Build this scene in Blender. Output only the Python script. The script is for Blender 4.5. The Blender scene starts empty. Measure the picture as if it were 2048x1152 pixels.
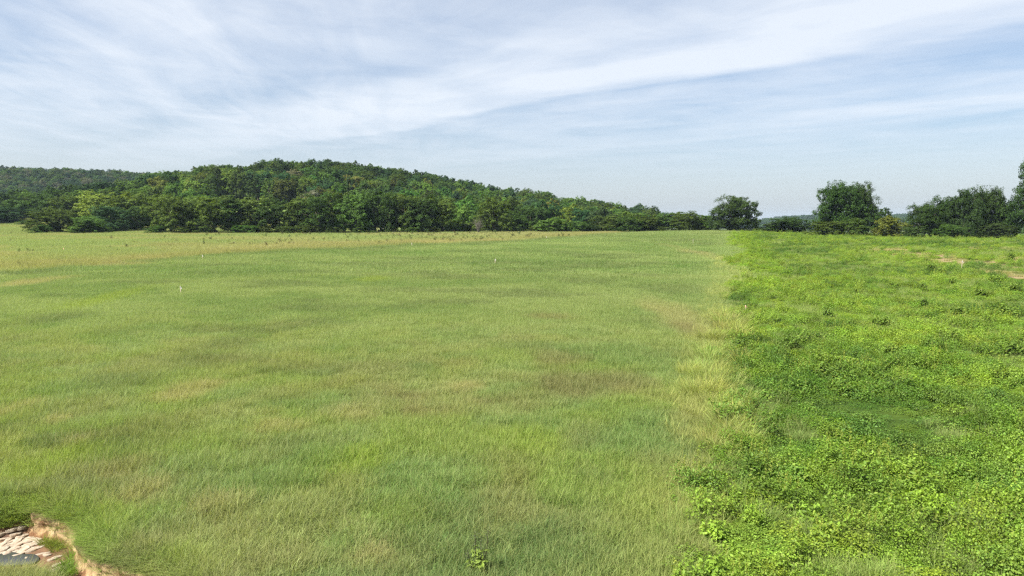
import bpy, math, random
import numpy as np

# ------------------------------------------------------------------ camera, sky, sun, exposure
scene = bpy.context.scene
F = 1365.0                       # focal length in pixels of the 2048 px wide picture (24 mm lens)
HORIZON = 452.0
CAMZ = 8.0
PITCH = math.atan((576.0 - HORIZON) / F)
cam_data = bpy.data.cameras.new('camera')
cam_data.sensor_width = 36.0
cam_data.lens = 36.0 * F / 2048.0
cam_data.clip_start = 0.1
cam_data.clip_end = 20000.0
cam = bpy.data.objects.new('camera', cam_data)
scene.collection.objects.link(cam)
cam.location = (0.0, 0.0, CAMZ)
cam.rotation_euler = (math.pi / 2 - PITCH, 0.0, 0.0)
scene.camera = cam

SUN_EL, SUN_AZ = 52.0, 238.0     # azimuth clockwise from +Y (the view direction): sun from the left, a little behind
world = bpy.data.worlds.new('World')
scene.world = world
world.use_nodes = True


def build_world():
    nt = world.node_tree
    nt.nodes.clear()
    N, L = nt.nodes.new, nt.links.new
    out = N('ShaderNodeOutputWorld')
    sky = N('ShaderNodeTexSky')
    sky.sky_type = 'NISHITA'
    sky.sun_disc = False
    sky.sun_elevation = math.radians(SUN_EL)
    sky.sun_rotation = math.radians(SUN_AZ)
    sky.altitude = 200.0
    sky.air_density = 1.0
    sky.dust_density = 2.8
    sky.ozone_density = 2.5
    bg = N('ShaderNodeBackground')
    bg.inputs['Strength'].default_value = 0.062
    L(sky.outputs[0], bg.inputs['Color'])
    # high thin cloud on a flat layer: view direction projected on a plane
    tc = N('ShaderNodeTexCoord')
    sep = N('ShaderNodeSeparateXYZ')
    L(tc.outputs['Generated'], sep.inputs[0])

    def m(op, a, b=None, clamp=False):
        n = N('ShaderNodeMath')
        n.operation = op
        n.use_clamp = clamp
        for i, v in enumerate((a, b)):
            if v is None:
                continue
            if isinstance(v, (int, float)):
                n.inputs[i].default_value = v
            else:
                L(v, n.inputs[i])
        return n.outputs[0]
    z = m('MAXIMUM', sep.outputs[2], 0.02)
    X = m('DIVIDE', sep.outputs[0], z)
    Y = m('DIVIDE', sep.outputs[1], z)
    t = m('MULTIPLY', m('ADD', X, Y), 0.7071)
    s = m('MULTIPLY', m('SUBTRACT', X, Y), 0.7071)
    def noise(vx, vy, scale, detail, rough, dist=0.0):
        c = N('ShaderNodeCombineXYZ')
        L(vx, c.inputs[0]); L(vy, c.inputs[1])
        n = N('ShaderNodeTexNoise')
        n.inputs['Scale'].default_value = scale
        n.inputs['Detail'].default_value = detail
        n.inputs['Roughness'].default_value = rough
        n.inputs['Distortion'].default_value = dist
        L(c.outputs[0], n.inputs['Vector'])
        return n.outputs['Fac']
    warp = noise(m('MULTIPLY', s, 0.30), m('MULTIPLY', t, 0.5), 1.0, 6.0, 0.55)
    tw = m('ADD', t, m('MULTIPLY', m('SUBTRACT', warp, 0.5), 1.5))
    ramp = N('ShaderNodeValToRGB')
    L(m('DIVIDE', m('ADD', tw, 1.0), 13.0), ramp.inputs[0])
    pts = [(-1, .50), (0.7, .48), (1.2, .75), (1.9, .70), (2.35, .52), (2.9, .82), (3.7, 1.0), (4.05, .95), (4.3, .52),
           (5.0, .46), (5.9, .50), (6.5, .68), (7.2, .66), (7.6, .40), (9, .36), (12, .30)]
    cr = ramp.color_ramp
    cr.interpolation = 'EASE'
    while len(cr.elements) < len(pts):
        cr.elements.new(0.5)
    for e, (tt, v) in zip(cr.elements, pts):
        e.position = (tt + 1) / 13.0
        e.color = (v, v, v, 1)
    streak = noise(m('MULTIPLY', s, 0.24), tw, 1.1, 8.0, 0.55, 0.5)
    fan = noise(m('ADD', m('MULTIPLY', X, 1.6), m('MULTIPLY', Y, 0.25)), m('MULTIPLY', Y, 0.35), 1.5, 8.0, 0.6, 0.6)
    lf = N('ShaderNodeMapRange'); lf.interpolation_type = 'SMOOTHSTEP'
    lf.inputs['From Min'].default_value = 0.2; lf.inputs['From Max'].default_value = -1.6
    L(X, lf.inputs['Value'])
    streak = m('ADD', m('MULTIPLY', streak, m('SUBTRACT', 1.0, lf.outputs[0])), m('MULTIPLY', fan, lf.outputs[0]))
    puff = noise(X, Y, 1.0, 9.0, 0.6, 0.4)
    fine = m('ADD', m('MULTIPLY', streak, 0.5), m('MULTIPLY', puff, 0.5))
    d = m('ADD', ramp.outputs[0], m('MULTIPLY', m('SUBTRACT', fine, 0.5), 2.15))
    d = m('MULTIPLY', m('SUBTRACT', d, 0.01), 0.97, clamp=True)
    lo = N('ShaderNodeMapRange'); lo.interpolation_type = 'SMOOTHSTEP'          # thin even veil where the layer is seen edge-on
    lo.inputs['From Min'].default_value = 0.04; lo.inputs['From Max'].default_value = 0.17
    L(sep.outputs[2], lo.inputs['Value'])
    d = m('ADD', m('MULTIPLY', d, lo.outputs[0]), m('MULTIPLY', 0.42, m('SUBTRACT', 1.0, lo.outputs[0])))
    cl = N('ShaderNodeBackground')
    cl.inputs['Color'].default_value = (0.87, 0.925, 1.0, 1)
    cl.inputs['Strength'].default_value = 0.39
    mix = N('ShaderNodeMixShader')
    # thin cloud only: never fully opaque
    L(m('MULTIPLY', d, 0.86), mix.inputs[0])
    L(bg.outputs[0], mix.inputs[1])
    L(cl.outputs[0], mix.inputs[2])
    L(mix.outputs[0], out.inputs[0])


build_world()
sun_data = bpy.data.lights.new('sun', 'SUN')
sun_data.energy = 5.0
sun_data.angle = math.radians(0.6)
sun_data.color = (1.0, 0.955, 0.88)
sun = bpy.data.objects.new('sun', sun_data)
scene.collection.objects.link(sun)
sun.rotation_euler = (math.radians(90 - SUN_EL), 0, math.radians(180 - SUN_AZ))
scene.view_settings.view_transform = 'Standard'
scene.view_settings.look = 'None'
scene.view_settings.gamma = 1.0
scene.view_settings.exposure = 1.42
scene.view_settings.use_curve_mapping = False
scene.cycles.max_bounces = 6
scene.cycles.diffuse_bounces = 3
scene.cycles.transmission_bounces = 3
scene.cycles.transparent_max_bounces = 4
scene.cycles.volume_bounces = 0
scene.cycles.use_denoising = False
scene.cycles.filter_width = 1.3

rng = np.random.default_rng(7)
random.seed(7)
ROOT = scene.collection


# ------------------------------------------------------------------ noise and small maths
def _hash(ix, iy, seed):
    h = (ix.astype(np.int64) * 374761393 + iy.astype(np.int64) * 668265263 + seed * 2147483647) & 0xFFFFFFFF
    h = ((h ^ (h >> 13)) * 1274126177) & 0xFFFFFFFF
    h = h ^ (h >> 16)
    return (h & 0xFFFFFF) / float(0xFFFFFF)


def vnoise(x, y, seed=0):
    x = np.asarray(x, float); y = np.asarray(y, float)
    ix = np.floor(x); iy = np.floor(y)
    fx = x - ix; fy = y - iy
    fx = fx * fx * (3 - 2 * fx); fy = fy * fy * (3 - 2 * fy)
    a = _hash(ix, iy, seed); b = _hash(ix + 1, iy, seed)
    c = _hash(ix, iy + 1, seed); d = _hash(ix + 1, iy + 1, seed)
    return (a + (b - a) * fx) * (1 - fy) + (c + (d - c) * fx) * fy


def fbm(x, y, seed=0, octv=4):
    s = 0.0; a = 0.5; n = 0.0
    for o in range(octv):
        s = s + a * vnoise(x * 2 ** o + 17.3 * o, y * 2 ** o - 9.1 * o, seed + o)
        n += a; a *= 0.5
    return s / n


def sstep(a, b, x):
    t = np.clip((np.asarray(x, float) - a) / (b - a), 0, 1)
    return t * t * (3 - 2 * t)


def lerp(a, b, t):
    a = np.asarray(a, float); b = np.asarray(b, float)
    return a + (b - a) * np.asarray(t)[..., None]


# ------------------------------------------------------------------ terrain height
HILL_X = np.array([-900, -330, -290, -245, -215, -190, -150, -110, -70, -45, -10, 15, 45, 80, 130]) * 1.0
HILL_H = np.array([2, 3, 6, 14, 24, 28.5, 31, 30.5, 27, 24, 17.5, 14, 8.0, 3, 0]) * 1.0


def ground_base(x, y):
    z = 5.7 * sstep(10, 262, y)
    z = z + 1.2 * sstep(20, 110, x) * sstep(60, 150, y) - 2.2 * sstep(140, 205, y) * sstep(60, 130, x)                        # right field lies a little higher
    left = sstep(0, -140, x)
    z = z - 2.4 * sstep(236, 330, y) * (1 - left) * 0.8                        # falls away behind the crest
    z = z + 2.2 * left * sstep(215, 330, y)
    z = z + 0.35 * (fbm(x / 30, y / 30, 3, 3) - 0.5) * sstep(18, 50, np.hypot(x, y))
    # wooded hill behind the hedgerow, ridge to its left, far hills
    hx = np.interp(x, HILL_X, HILL_H)
    P = sstep(262, 480, y) - 0.75 * sstep(520, 720, y)
    z = z + hx * P + 3 * (fbm(x / 60, y / 60, 11, 3) - 0.5) * sstep(300, 420, y)
    rid = np.interp(x, [-2500, -900, -640, -520, -430, -330, -200, 0], [60, 64, 61, 58, 52, 44, 24, 0])
    z = z + rid * (sstep(600, 880, y) - 0.5 * sstep(950, 1400, y))
    far = 31 * np.exp(-((x - 330) / 150.0) ** 2) + 22 * np.exp(-((x - 905) / 170.0) ** 2) + 25 * np.exp(-((x - 1200) / 120.0) ** 2) + 9 * sstep(-500, 200, x)
    z = z + far * (sstep(1250, 1900, y) - 0.6 * sstep(2150, 3000, y))
    z = z - 6 * sstep(330, 900, y) * sstep(40, 200, x) + 5 * sstep(3000, 6000, y)
    return z


CP, SP = math.cos(PITCH), math.sin(PITCH)


def ray(px, py):
    u = (px - 1024.0) / F; v = (576.0 - py) / F
    return np.array([u, CP + v * SP, -SP + v * CP])


AT_STEPS = 8.0 * 1.01 ** np.arange(596)


def at(px, py, zoff=0.0):
    """first point of the ground seen at a pixel of the 2048 px picture"""
    d = ray(px, py)
    S = AT_STEPS
    for it in range(3):
        below = S * d[2] + CAMZ <= ground_base(S * d[0], S * d[1]) + zoff
        if not below.any():
            break
        i = int(np.argmax(below))
        if it == 2:
            return float(d[0] * S[i]), float(d[1] * S[i])
        S = np.linspace(S[max(i - 1, 0)], S[i], 60)
    return d[0] * 260, d[1] * 260


# ---- gully in the lower left corner: polygon in ground metres
BANK_PX = [(72, 1021), (95, 1026), (120, 1033), (142, 1040), (163, 1050), (168, 1064), (166, 1086), (186, 1102), (203, 1117), (235, 1127), (262, 1136), (312, 1147), (350, 1166)]
SOFT_PX = [(420, 1260), (300, 1500), (-100, 1500), (-320, 1220), (-260, 1035), (-60, 1020), (0, 1014), (40, 1010), (62, 1012)]
bank_w = np.array([at(*p) for p in BANK_PX])
soft_w = np.array([at(*p) for p in SOFT_PX])
gully_poly = np.vstack([bank_w, soft_w])
GULLY_D = 0.66
NB = len(bank_w)


def seg_dist(px, py, a, b):
    ab = b - a
    t = np.clip(((px - a[0]) * ab[0] + (py - a[1]) * ab[1]) / (ab @ ab), 0, 1)
    return np.hypot(px - a[0] - t * ab[0], py - a[1] - t * ab[1])


def gully(x, y):
    """(signed distance, >0 inside; 0..1 depth)"""
    x = np.asarray(x, float); y = np.asarray(y, float)
    sd = np.full(x.shape, -99.0); dep = np.zeros(x.shape)
    near = (x > gully_poly[:, 0].min() - 2) & (x < gully_poly[:, 0].max() + 2) & (y > gully_poly[:, 1].min() - 2) & (y < gully_poly[:, 1].max() + 2)
    if not near.any():
        return sd, dep
    qx = x[near]; qy = y[near]
    n = len(gully_poly)
    inside = np.zeros(qx.shape, bool)
    dmin = np.full(qx.shape, 1e9); dd = np.ones(qx.shape)
    for i in range(n):
        a = gully_poly[i]; b = gully_poly[(i + 1) % n]
        c = (a[1] > qy) != (b[1] > qy)
        with np.errstate(divide='ignore', invalid='ignore'):
            xi = (b[0] - a[0]) * (qy - a[1]) / (b[1] - a[1]) + a[0]
        inside ^= c & (qx < xi)
        ds = seg_dist(qx, qy, a, b)
        dmin = np.minimum(dmin, ds)
        wdt = 0.10 if i < NB - 1 else (0.25 if i == n - 1 else (0.5 if i == n - 2 else 0.9))
        dd = np.minimum(dd, sstep(0, wdt, ds))
    sd[near] = np.where(inside, dmin, -dmin)
    dep[near] = np.where(inside, dd, 0)
    return sd, dep


def ground(x, y):
    sd, dep = gully(x, y)
    return ground_base(x, y) - GULLY_D * dep + 0.05 * (fbm(np.asarray(x) * 2.2, np.asarray(y) * 2.2, 21, 3) - 0.5) * dep


def g1(x, y):
    return float(ground(np.array([x]), np.array([y]))[0])


def spot(px, py, rx, ry):
    x, y = at(px, py)
    x2, y2 = at(px, py - ry)
    x3, y3 = at(px, py + ry)
    return x, y, rx / F * y, max(abs(y2 - y3) / 2, 0.3)


def spotmask(S, x, y, wob=0.5, seed=5):
    cx, cy, rx, ry = S
    r = np.hypot((x - cx) / rx, (y - cy) / ry)
    r = r + wob * (fbm(x / (rx * .5 + .3), y / (ry * .5 + .3), seed, 3) - 0.5) * 2
    return sstep(1.15, 0.45, r)


# boundary between the hay field (left) and the weedy field (right)
BL = [(1315, 1152), (1352, 1050), (1380, 960), (1412, 880), (1445, 760), (1452, 690), (1462, 600), (1466, 540), (1466, 500), (1464, 480), (1464, 471)]
bl = np.array([at(*p) for p in BL])


def weed_side(x, y):
    xb = np.interp(y, bl[:, 1], bl[:, 0])
    xb = np.where(y < bl[0, 1], bl[0, 0] + (y - bl[0, 1]) * 0.3, xb)
    xb = np.where(y > bl[-1, 1], bl[-1, 0] + (y - bl[-1, 1]) * 0.32, xb)
    return x - xb


def wander(x, y):
    return (0.9 + 1.6 * sstep(22, 60, y)) * (fbm(x / 4, y / 6, 603, 3) - 0.5) + 7 * sstep(45, 110, y) * (fbm(x / 8, y / 22, 605, 4) - 0.5)


# front edge of the dry unmown strip
TL = [(0, 548), (150, 538), (350, 520), (440, 511), (560, 507), (700, 499), (830, 492), (1000, 487), (1100, 479), (1180, 472), (1240, 468)]
tl = np.array([at(*p) for p in TL])
tl = tl[np.argsort(tl[:, 0])]


def dry_side(x, y):
    yb = np.interp(x, tl[:, 0], tl[:, 1])
    yb = np.where(x > tl[-1, 0], tl[-1, 1] + (x - tl[-1, 0]) * 2.5, yb)
    yb = np.where(x < tl[0, 0], tl[0, 1] + (x - tl[0, 0]) * 0.2, yb)
    return y - yb


# plant colours (linear)
C_PALE = (0.200, 0.280, 0.088)
C_MID = (0.128, 0.222, 0.056)
C_DEEP = (0.085, 0.140, 0.045)
C_LUSH = (0.195, 0.285, 0.034)
C_TAN = (0.36, 0.31, 0.145)
C_OCHRE = (0.275, 0.262, 0.095)
C_RUST = (0.165, 0.130, 0.062)
C_WEED = (0.178, 0.268, 0.028)
C_WEEDD = (0.080, 0.150, 0.020)

TAN_SPOTS = [spot(*s) for s in [(395, 785, 70, 22), (330, 800, 40, 12), (85, 563, 55, 8), (40, 572, 45, 7), (20, 830, 40, 30), (110, 850, 40, 15), (930, 780, 60, 14),
                                (700, 835, 60, 20), (420, 1020, 60, 30), (290, 1000, 60, 40), (250, 960, 60, 20), (760, 1120, 50, 30), (560, 860, 60, 14), (150, 885, 30, 10), (1360, 1060, 30, 60),
                                (240, 531, 60, 4), (1360, 640, 60, 40), (1440, 520, 22, 40)]]
RUST_SPOTS = [spot(*s) for s in [(1120, 725, 60, 22), (1135, 775, 75, 32), (1010, 812, 90, 18), (860, 835, 80, 14), (1395, 672, 45, 22), (1395, 835, 22, 35), (1250, 770, 70, 25),
                                 (800, 800, 70, 10), (1390, 930, 50, 30), (330, 494, 24, 3), (1100, 640, 60, 8)]]
DEEP_SPOTS = [spot(*s) for s in [(90, 893, 60, 16), (10, 870, 25, 16), (250, 770, 90, 20), (1050, 700, 80, 10), (640, 620, 130, 9), (900, 610, 120, 8), (1190, 965, 40, 18), (420, 980, 40, 18),
                                 (240, 900, 80, 20), (830, 520, 120, 4), (1180, 515, 60, 4), (120, 640, 80, 12), (470, 690, 60, 16), (1190, 890, 40, 20), (130, 985, 60, 25), (560, 900, 70, 16), (40, 553, 50, 4)]]
LUSH_SPOTS = [spot(*s) for s in [(60, 950, 80, 40), (30, 905, 50, 14), (160, 915, 50, 22), (205, 602, 55, 26), (745, 562, 45, 6), (60, 1010, 70, 20), (720, 930, 60, 40), (1050, 890, 90, 40), (1460, 960, 40, 60)]]


def hay_color(x, y):
    n1 = fbm(x / 16 + y / 40, y / 9, 31, 4)
    n2 = fbm(x / 4.5, y / 4.5, 41, 4)
    n3 = fbm(x / 45, y / 45, 51, 3)
    c = lerp(C_MID, C_PALE, sstep(0.34, 0.62, 0.55 * n1 + 0.45 * n2))
    near = sstep(70, 25, y)
    c = lerp(c, np.array(C_LUSH) * 0.9, 0.5 * near * sstep(0.40, 0.6, fbm(x / 3, y / 3, 61, 3)))
    c = lerp(c, C_DEEP, 0.55 * sstep(0.55, 0.72, fbm(x / 9, y / 4, 71, 4)))
    c = lerp(c, C_OCHRE, 0.38 * near * sstep(0.50, 0.68, fbm(x / 2.6 + 9, y / 2.6, 81, 4)))
    c = lerp(c, C_RUST, 0.28 * near * sstep(0.56, 0.72, fbm(x / 2.2, y / 3.4 + 5, 83, 4)))
    # dry strip beyond the mown field
    ds = dry_side(x, y) + 10 * (n1 - 0.5)
    inn = sstep(0, 9, ds)
    dryc = lerp(C_OCHRE, np.array(C_PALE) * 1.02, 0.2 + sstep(10, 50, ds) * 0.7 + 0.5 * (n2 - 0.5))
    dryc = lerp(dryc, C_TAN, 0.42 * sstep(0.45, 0.65, fbm(x / 20, y / 14, 91, 4)))
    c = lerp(c, dryc, inn)
    c = lerp(c, C_DEEP, 0.45 * sstep(-7, -2, ds) * sstep(4, 0, ds))
    for S in TAN_SPOTS:
        c = lerp(c, C_TAN, 0.5 * spotmask(S, x, y))
    for S in RUST_SPOTS:
        c = lerp(c, C_RUST, 0.45 * spotmask(S, x, y))
    for S in DEEP_SPOTS:
        c = lerp(c, C_DEEP, 0.55 * spotmask(S, x, y))
    for S in LUSH_SPOTS:
        c = lerp(c, C_LUSH, 0.75 * spotmask(S, x, y))
    w = weed_side(x, y)
    c = lerp(c, np.array(C_PALE) * 1.08, 0.6 * sstep(-7, -0.5, w) * sstep(45, 80, y))
    c = lerp(c, (0.25, 0.30, 0.075), 0.5 * sstep(-3.2, -0.4, w) * sstep(95, 60, y) * sstep(0.3, 0.5, n2))
    return c * (0.9 + 0.2 * n3)[..., None]


BARE_SPOTS = [spot(*s) for s in [(1850, 512, 75, 6), (1900, 523, 85, 7), (1965, 526, 55, 7), (2000, 549, 60, 9), (2040, 558, 40, 10), (2040, 520, 50, 5), (1790, 502, 60, 4), (1985, 499, 70, 4), (2030, 537, 50, 5)]]


def weed_color(x, y):
    n1 = fbm(x / 7, y / 7, 131, 4); n2 = fbm(x / 2.0, y / 2.0, 141, 3)
    c = lerp(C_WEEDD, C_WEED, sstep(0.36, 0.68, 0.6 * n1 + 0.4 * n2))
    w = weed_side(x, y)
    c = lerp(c, np.array((0.19, 0.29, 0.02)), 0.8 * sstep(9, 2, w) * sstep(60, 90, y))
    c = lerp(c, np.array((0.185, 0.27, 0.028)), 0.6 * sstep(60, 100, y) * sstep(0.42, 0.6, n1))
    c = lerp(c, np.array((0.18, 0.27, 0.03)), 0.6 * sstep(22, 17, y))
    return c


def bare(x, y):
    b = np.zeros(np.shape(x))
    for S in BARE_SPOTS:
        b = np.maximum(b, spotmask(S, x, y, 0.6, 15))
    return b


# ------------------------------------------------------------------ materials
def new_mat(name):
    m = bpy.data.materials.new(name)
    m.use_nodes = True
    nt = m.node_tree
    nt.nodes.clear()
    return m, nt


def foliage_mat(name, color_attr=True, base=(0.1, 0.15, 0.04), trans=0.3, vary=0.35, straw=(0.30, 0.25, 0.11), straw_amt=0.25, rough=0.55, spec=0.25, tcol=(1.25, 1.25, 0.55)):
    m, nt = new_mat(name)
    N, L = nt.nodes.new, nt.links.new
    out = N('ShaderNodeOutputMaterial')
    if color_attr:
        at_ = N('ShaderNodeAttribute'); at_.attribute_type = 'INSTANCER'; at_.attribute_name = 'color'
        col = at_.outputs['Color']
    else:
        rgb = N('ShaderNodeRGB'); rgb.outputs[0].default_value = (*base, 1); col = rgb.outputs[0]
    rn = N('ShaderNodeAttribute'); rn.attribute_type = 'GEOMETRY'; rn.attribute_name = 'rnd'
    # brightness variation leaf by leaf
    mr = N('ShaderNodeMapRange')
    mr.inputs['To Min'].default_value = 1 - vary; mr.inputs['To Max'].default_value = 1 + vary
    L(rn.outputs['Fac'], mr.inputs['Value'])
    mul = N('ShaderNodeVectorMath'); mul.operation = 'SCALE'
    L(col, mul.inputs[0]); L(mr.outputs[0], mul.inputs['Scale'])
    st = N('ShaderNodeMix'); st.data_type = 'RGBA'
    rn2 = N('ShaderNodeAttribute'); rn2.attribute_type = 'GEOMETRY'; rn2.attribute_name = 'straw'
    ms = N('ShaderNodeMath'); ms.operation = 'MULTIPLY'; ms.inputs[1].default_value = straw_amt
    L(rn2.outputs['Fac'], ms.inputs[0]); L(ms.outputs[0], st.inputs['Factor'])
    L(mul.outputs[0], st.inputs['A']); st.inputs['B'].default_value = (*straw, 1)
    pb = N('ShaderNodeBsdfPrincipled')
    pb.inputs['Roughness'].default_value = rough
    pb.inputs['Specular IOR Level'].default_value = spec
    L(st.outputs['Result'], pb.inputs['Base Color'])
    tr = N('ShaderNodeBsdfTranslucent')
    tv = N('ShaderNodeVectorMath'); tv.operation = 'MULTIPLY'; tv.inputs[1].default_value = tcol
    L(st.outputs['Result'], tv.inputs[0]); L(tv.outputs[0], tr.inputs['Color'])
    mx = N('ShaderNodeMixShader'); mx.inputs[0].default_value = trans
    L(pb.outputs[0], mx.inputs[1]); L(tr.outputs[0], mx.inputs[2])
    L(mx.outputs[0], out.inputs['Surface'])
    return m


M_GRASS = foliage_mat('grass_blades', straw_amt=0.42, trans=0.42, vary=0.6, spec=0.15, tcol=(1.15, 1.2, 0.7))
M_LEAF = foliage_mat('weed_leaves', straw_amt=0.28, vary=0.44, trans=0.38, straw=(0.30, 0.30, 0.06), spec=0.2)
M_TREE = foliage_mat('tree_leaves', straw_amt=0.0, vary=0.38, trans=0.34, spec=0.05)


def plain_noise_mat(name, c1, c2, scale=4.0, rough=0.9, bump=0.4, detail=6.0, spec=0.2, c3=None, scale3=1.0):
    m, nt = new_mat(name)
    N, L = nt.nodes.new, nt.links.new
    out = N('ShaderNodeOutputMaterial')
    pb = N('ShaderNodeBsdfPrincipled')
    tc = N('ShaderNodeTexCoord')
    no = N('ShaderNodeTexNoise'); no.inputs['Scale'].default_value = scale; no.inputs['Detail'].default_value = detail; no.inputs['Roughness'].default_value = 0.65
    L(tc.outputs['Object'], no.inputs['Vector'])
    rp = N('ShaderNodeValToRGB')
    rp.color_ramp.elements[0].position = 0.36; rp.color_ramp.elements[0].color = (*c1, 1)
    rp.color_ramp.elements[1].position = 0.64; rp.color_ramp.elements[1].color = (*c2, 1)
    L(no.outputs['Fac'], rp.inputs[0])
    col = rp.outputs[0]
    if c3 is not None:
        n3 = N('ShaderNodeTexNoise'); n3.inputs['Scale'].default_value = scale3; n3.inputs['Detail'].default_value = 5
        L(tc.outputs['Object'], n3.inputs['Vector'])
        r3 = N('ShaderNodeValToRGB'); r3.color_ramp.elements[0].position = 0.52; r3.color_ramp.elements[1].position = 0.66
        L(n3.outputs['Fac'], r3.inputs[0])
        mx = N('ShaderNodeMix'); mx.data_type = 'RGBA'
        L(r3.outputs[0], mx.inputs['Factor']); L(col, mx.inputs['A']); mx.inputs['B'].default_value = (*c3, 1)
        col = mx.outputs['Result']
    L(col, pb.inputs['Base Color'])
    pb.inputs['Roughness'].default_value = rough
    pb.inputs['Specular IOR Level'].default_value = spec
    if bump:
        bp = N('ShaderNodeBump'); bp.inputs['Strength'].default_value = bump; bp.inputs['Distance'].default_value = 0.05
        L(no.outputs['Fac'], bp.inputs['Height']); L(bp.outputs[0], pb.inputs['Normal'])
    L(pb.outputs[0], out.inputs['Surface'])
    return m


M_BARK = plain_noise_mat('bark', (0.05, 0.04, 0.03), (0.13, 0.11, 0.085), 6.0)
M_DEADWOOD = plain_noise_mat('dead_twigs', (0.09, 0.08, 0.066), (0.15, 0.14, 0.11), 6.0)
M_STEM = plain_noise_mat('dark_stem', (0.035, 0.03, 0.02), (0.07, 0.06, 0.03), 8.0)
M_SOIL = plain_noise_mat('bank_soil', (0.26, 0.175, 0.088), (0.36, 0.26, 0.145), 5.0, bump=0.9, c3=(0.16, 0.085, 0.04), scale3=2.2)


def soil_layers(m):
    nt = m.node_tree; N, L = nt.nodes.new, nt.links.new
    pb = next(n for n in nt.nodes if n.type == 'BSDF_PRINCIPLED')
    src = pb.inputs['Base Color'].links[0].from_socket
    tc = N('ShaderNodeTexCoord'); sp = N('ShaderNodeSeparateXYZ'); L(tc.outputs['Object'], sp.inputs[0])
    no = N('ShaderNodeTexNoise'); no.inputs['Scale'].default_value = 3.0; no.inputs['Detail'].default_value = 6; L(tc.outputs['Object'], no.inputs['Vector'])
    ad = N('ShaderNodeMath'); ad.operation = 'MULTIPLY_ADD'; ad.inputs[1].default_value = 0.5; L(no.outputs['Fac'], ad.inputs[0]); L(sp.outputs[2], ad.inputs[2])
    for lo, hi, colr in [(0.17, 0.21, (0.11, 0.075, 0.04)), (-0.20, -0.28, (0.15, 0.075, 0.036))]:     # topsoil, wet red clay
        mr = N('ShaderNodeMapRange'); mr.inputs['From Min'].default_value = lo; mr.inputs['From Max'].default_value = hi
        L(ad.outputs[0], mr.inputs['Value'])
        mx = N('ShaderNodeMix'); mx.data_type = 'RGBA'; mx.inputs['B'].default_value = (*colr, 1)
        L(mr.outputs[0], mx.inputs['Factor']); L(src, mx.inputs['A']); src = mx.outputs['Result']
    L(src, pb.inputs['Base Color'])


soil_layers(M_SOIL)
M_MUD = plain_noise_mat('gully_mud', (0.075, 0.036, 0.018), (0.15, 0.082, 0.042), 3.5, rough=0.75, bump=0.6, spec=0.35)
M_LIME = plain_noise_mat('limestone', (0.22, 0.17, 0.12), (0.36, 0.31, 0.24), 7.0, rough=0.85, bump=0.5, c3=(0.14, 0.085, 0.045), scale3=3.0)
M_WOOD = plain_noise_mat('stake_wood', (0.28, 0.23, 0.16), (0.40, 0.35, 0.27), 9.0, bump=0.1)
M_RIBBON = plain_noise_mat('white_flagging', (0.36, 0.36, 0.35), (0.45, 0.45, 0.44), 9.0, bump=0.0, rough=0.5)
M_RIBBON2 = plain_noise_mat('pink_flagging', (0.75, 0.30, 0.26), (0.85, 0.42, 0.36), 9.0, bump=0.0, rough=0.5)


def ground_mat():
    m, nt = new_mat('field_ground')
    N, L = nt.nodes.new, nt.links.new
    out = N('ShaderNodeOutputMaterial'); pb = N('ShaderNodeBsdfPrincipled')
    a = N('ShaderNodeAttribute'); a.attribute_type = 'GEOMETRY'; a.attribute_name = 'tint'
    tc = N('ShaderNodeTexCoord')
    no = N('ShaderNodeTexNoise'); no.inputs['Scale'].default_value = 2.5; no.inputs['Detail'].default_value = 7; no.inputs['Roughness'].default_value = 0.7
    L(tc.outputs['Object'], no.inputs['Vector'])
    mr = N('ShaderNodeMapRange'); mr.inputs['From Min'].default_value = 0.3; mr.inputs['From Max'].default_value = 0.7
    mr.inputs['To Min'].default_value = 0.65; mr.inputs['To Max'].default_value = 1.3
    L(no.outputs['Fac'], mr.inputs['Value'])
    v = N('ShaderNodeVectorMath'); v.operation = 'SCALE'
    L(a.outputs['Color'], v.inputs[0]); L(mr.outputs[0], v.inputs['Scale'])
    L(v.outputs[0], pb.inputs['Base Color'])
    pb.inputs['Roughness'].default_value = 0.95; pb.inputs['Specular IOR Level'].default_value = 0.1
    L(pb.outputs[0], out.inputs['Surface'])
    return m


M_GROUND = ground_mat()


def water_mat():
    m, nt = new_mat('puddle_water')
    N, L = nt.nodes.new, nt.links.new
    out = N('ShaderNodeOutputMaterial'); pb = N('ShaderNodeBsdfPrincipled')
    pb.inputs['Base Color'].default_value = (0.035, 0.035, 0.04, 1)
    pb.inputs['Roughness'].default_value = 0.06
    no = N('ShaderNodeTexNoise'); no.inputs['Scale'].default_value = 9.0
    tc = N('ShaderNodeTexCoord'); L(tc.outputs['Object'], no.inputs['Vector'])
    bp = N('ShaderNodeBump'); bp.inputs['Strength'].default_value = 0.06; bp.inputs['Distance'].default_value = 0.02
    L(no.outputs['Fac'], bp.inputs['Height']); L(bp.outputs[0], pb.inputs['Normal'])
    L(pb.outputs[0], out.inputs['Surface'])
    return m


M_WATER = water_mat()


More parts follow.
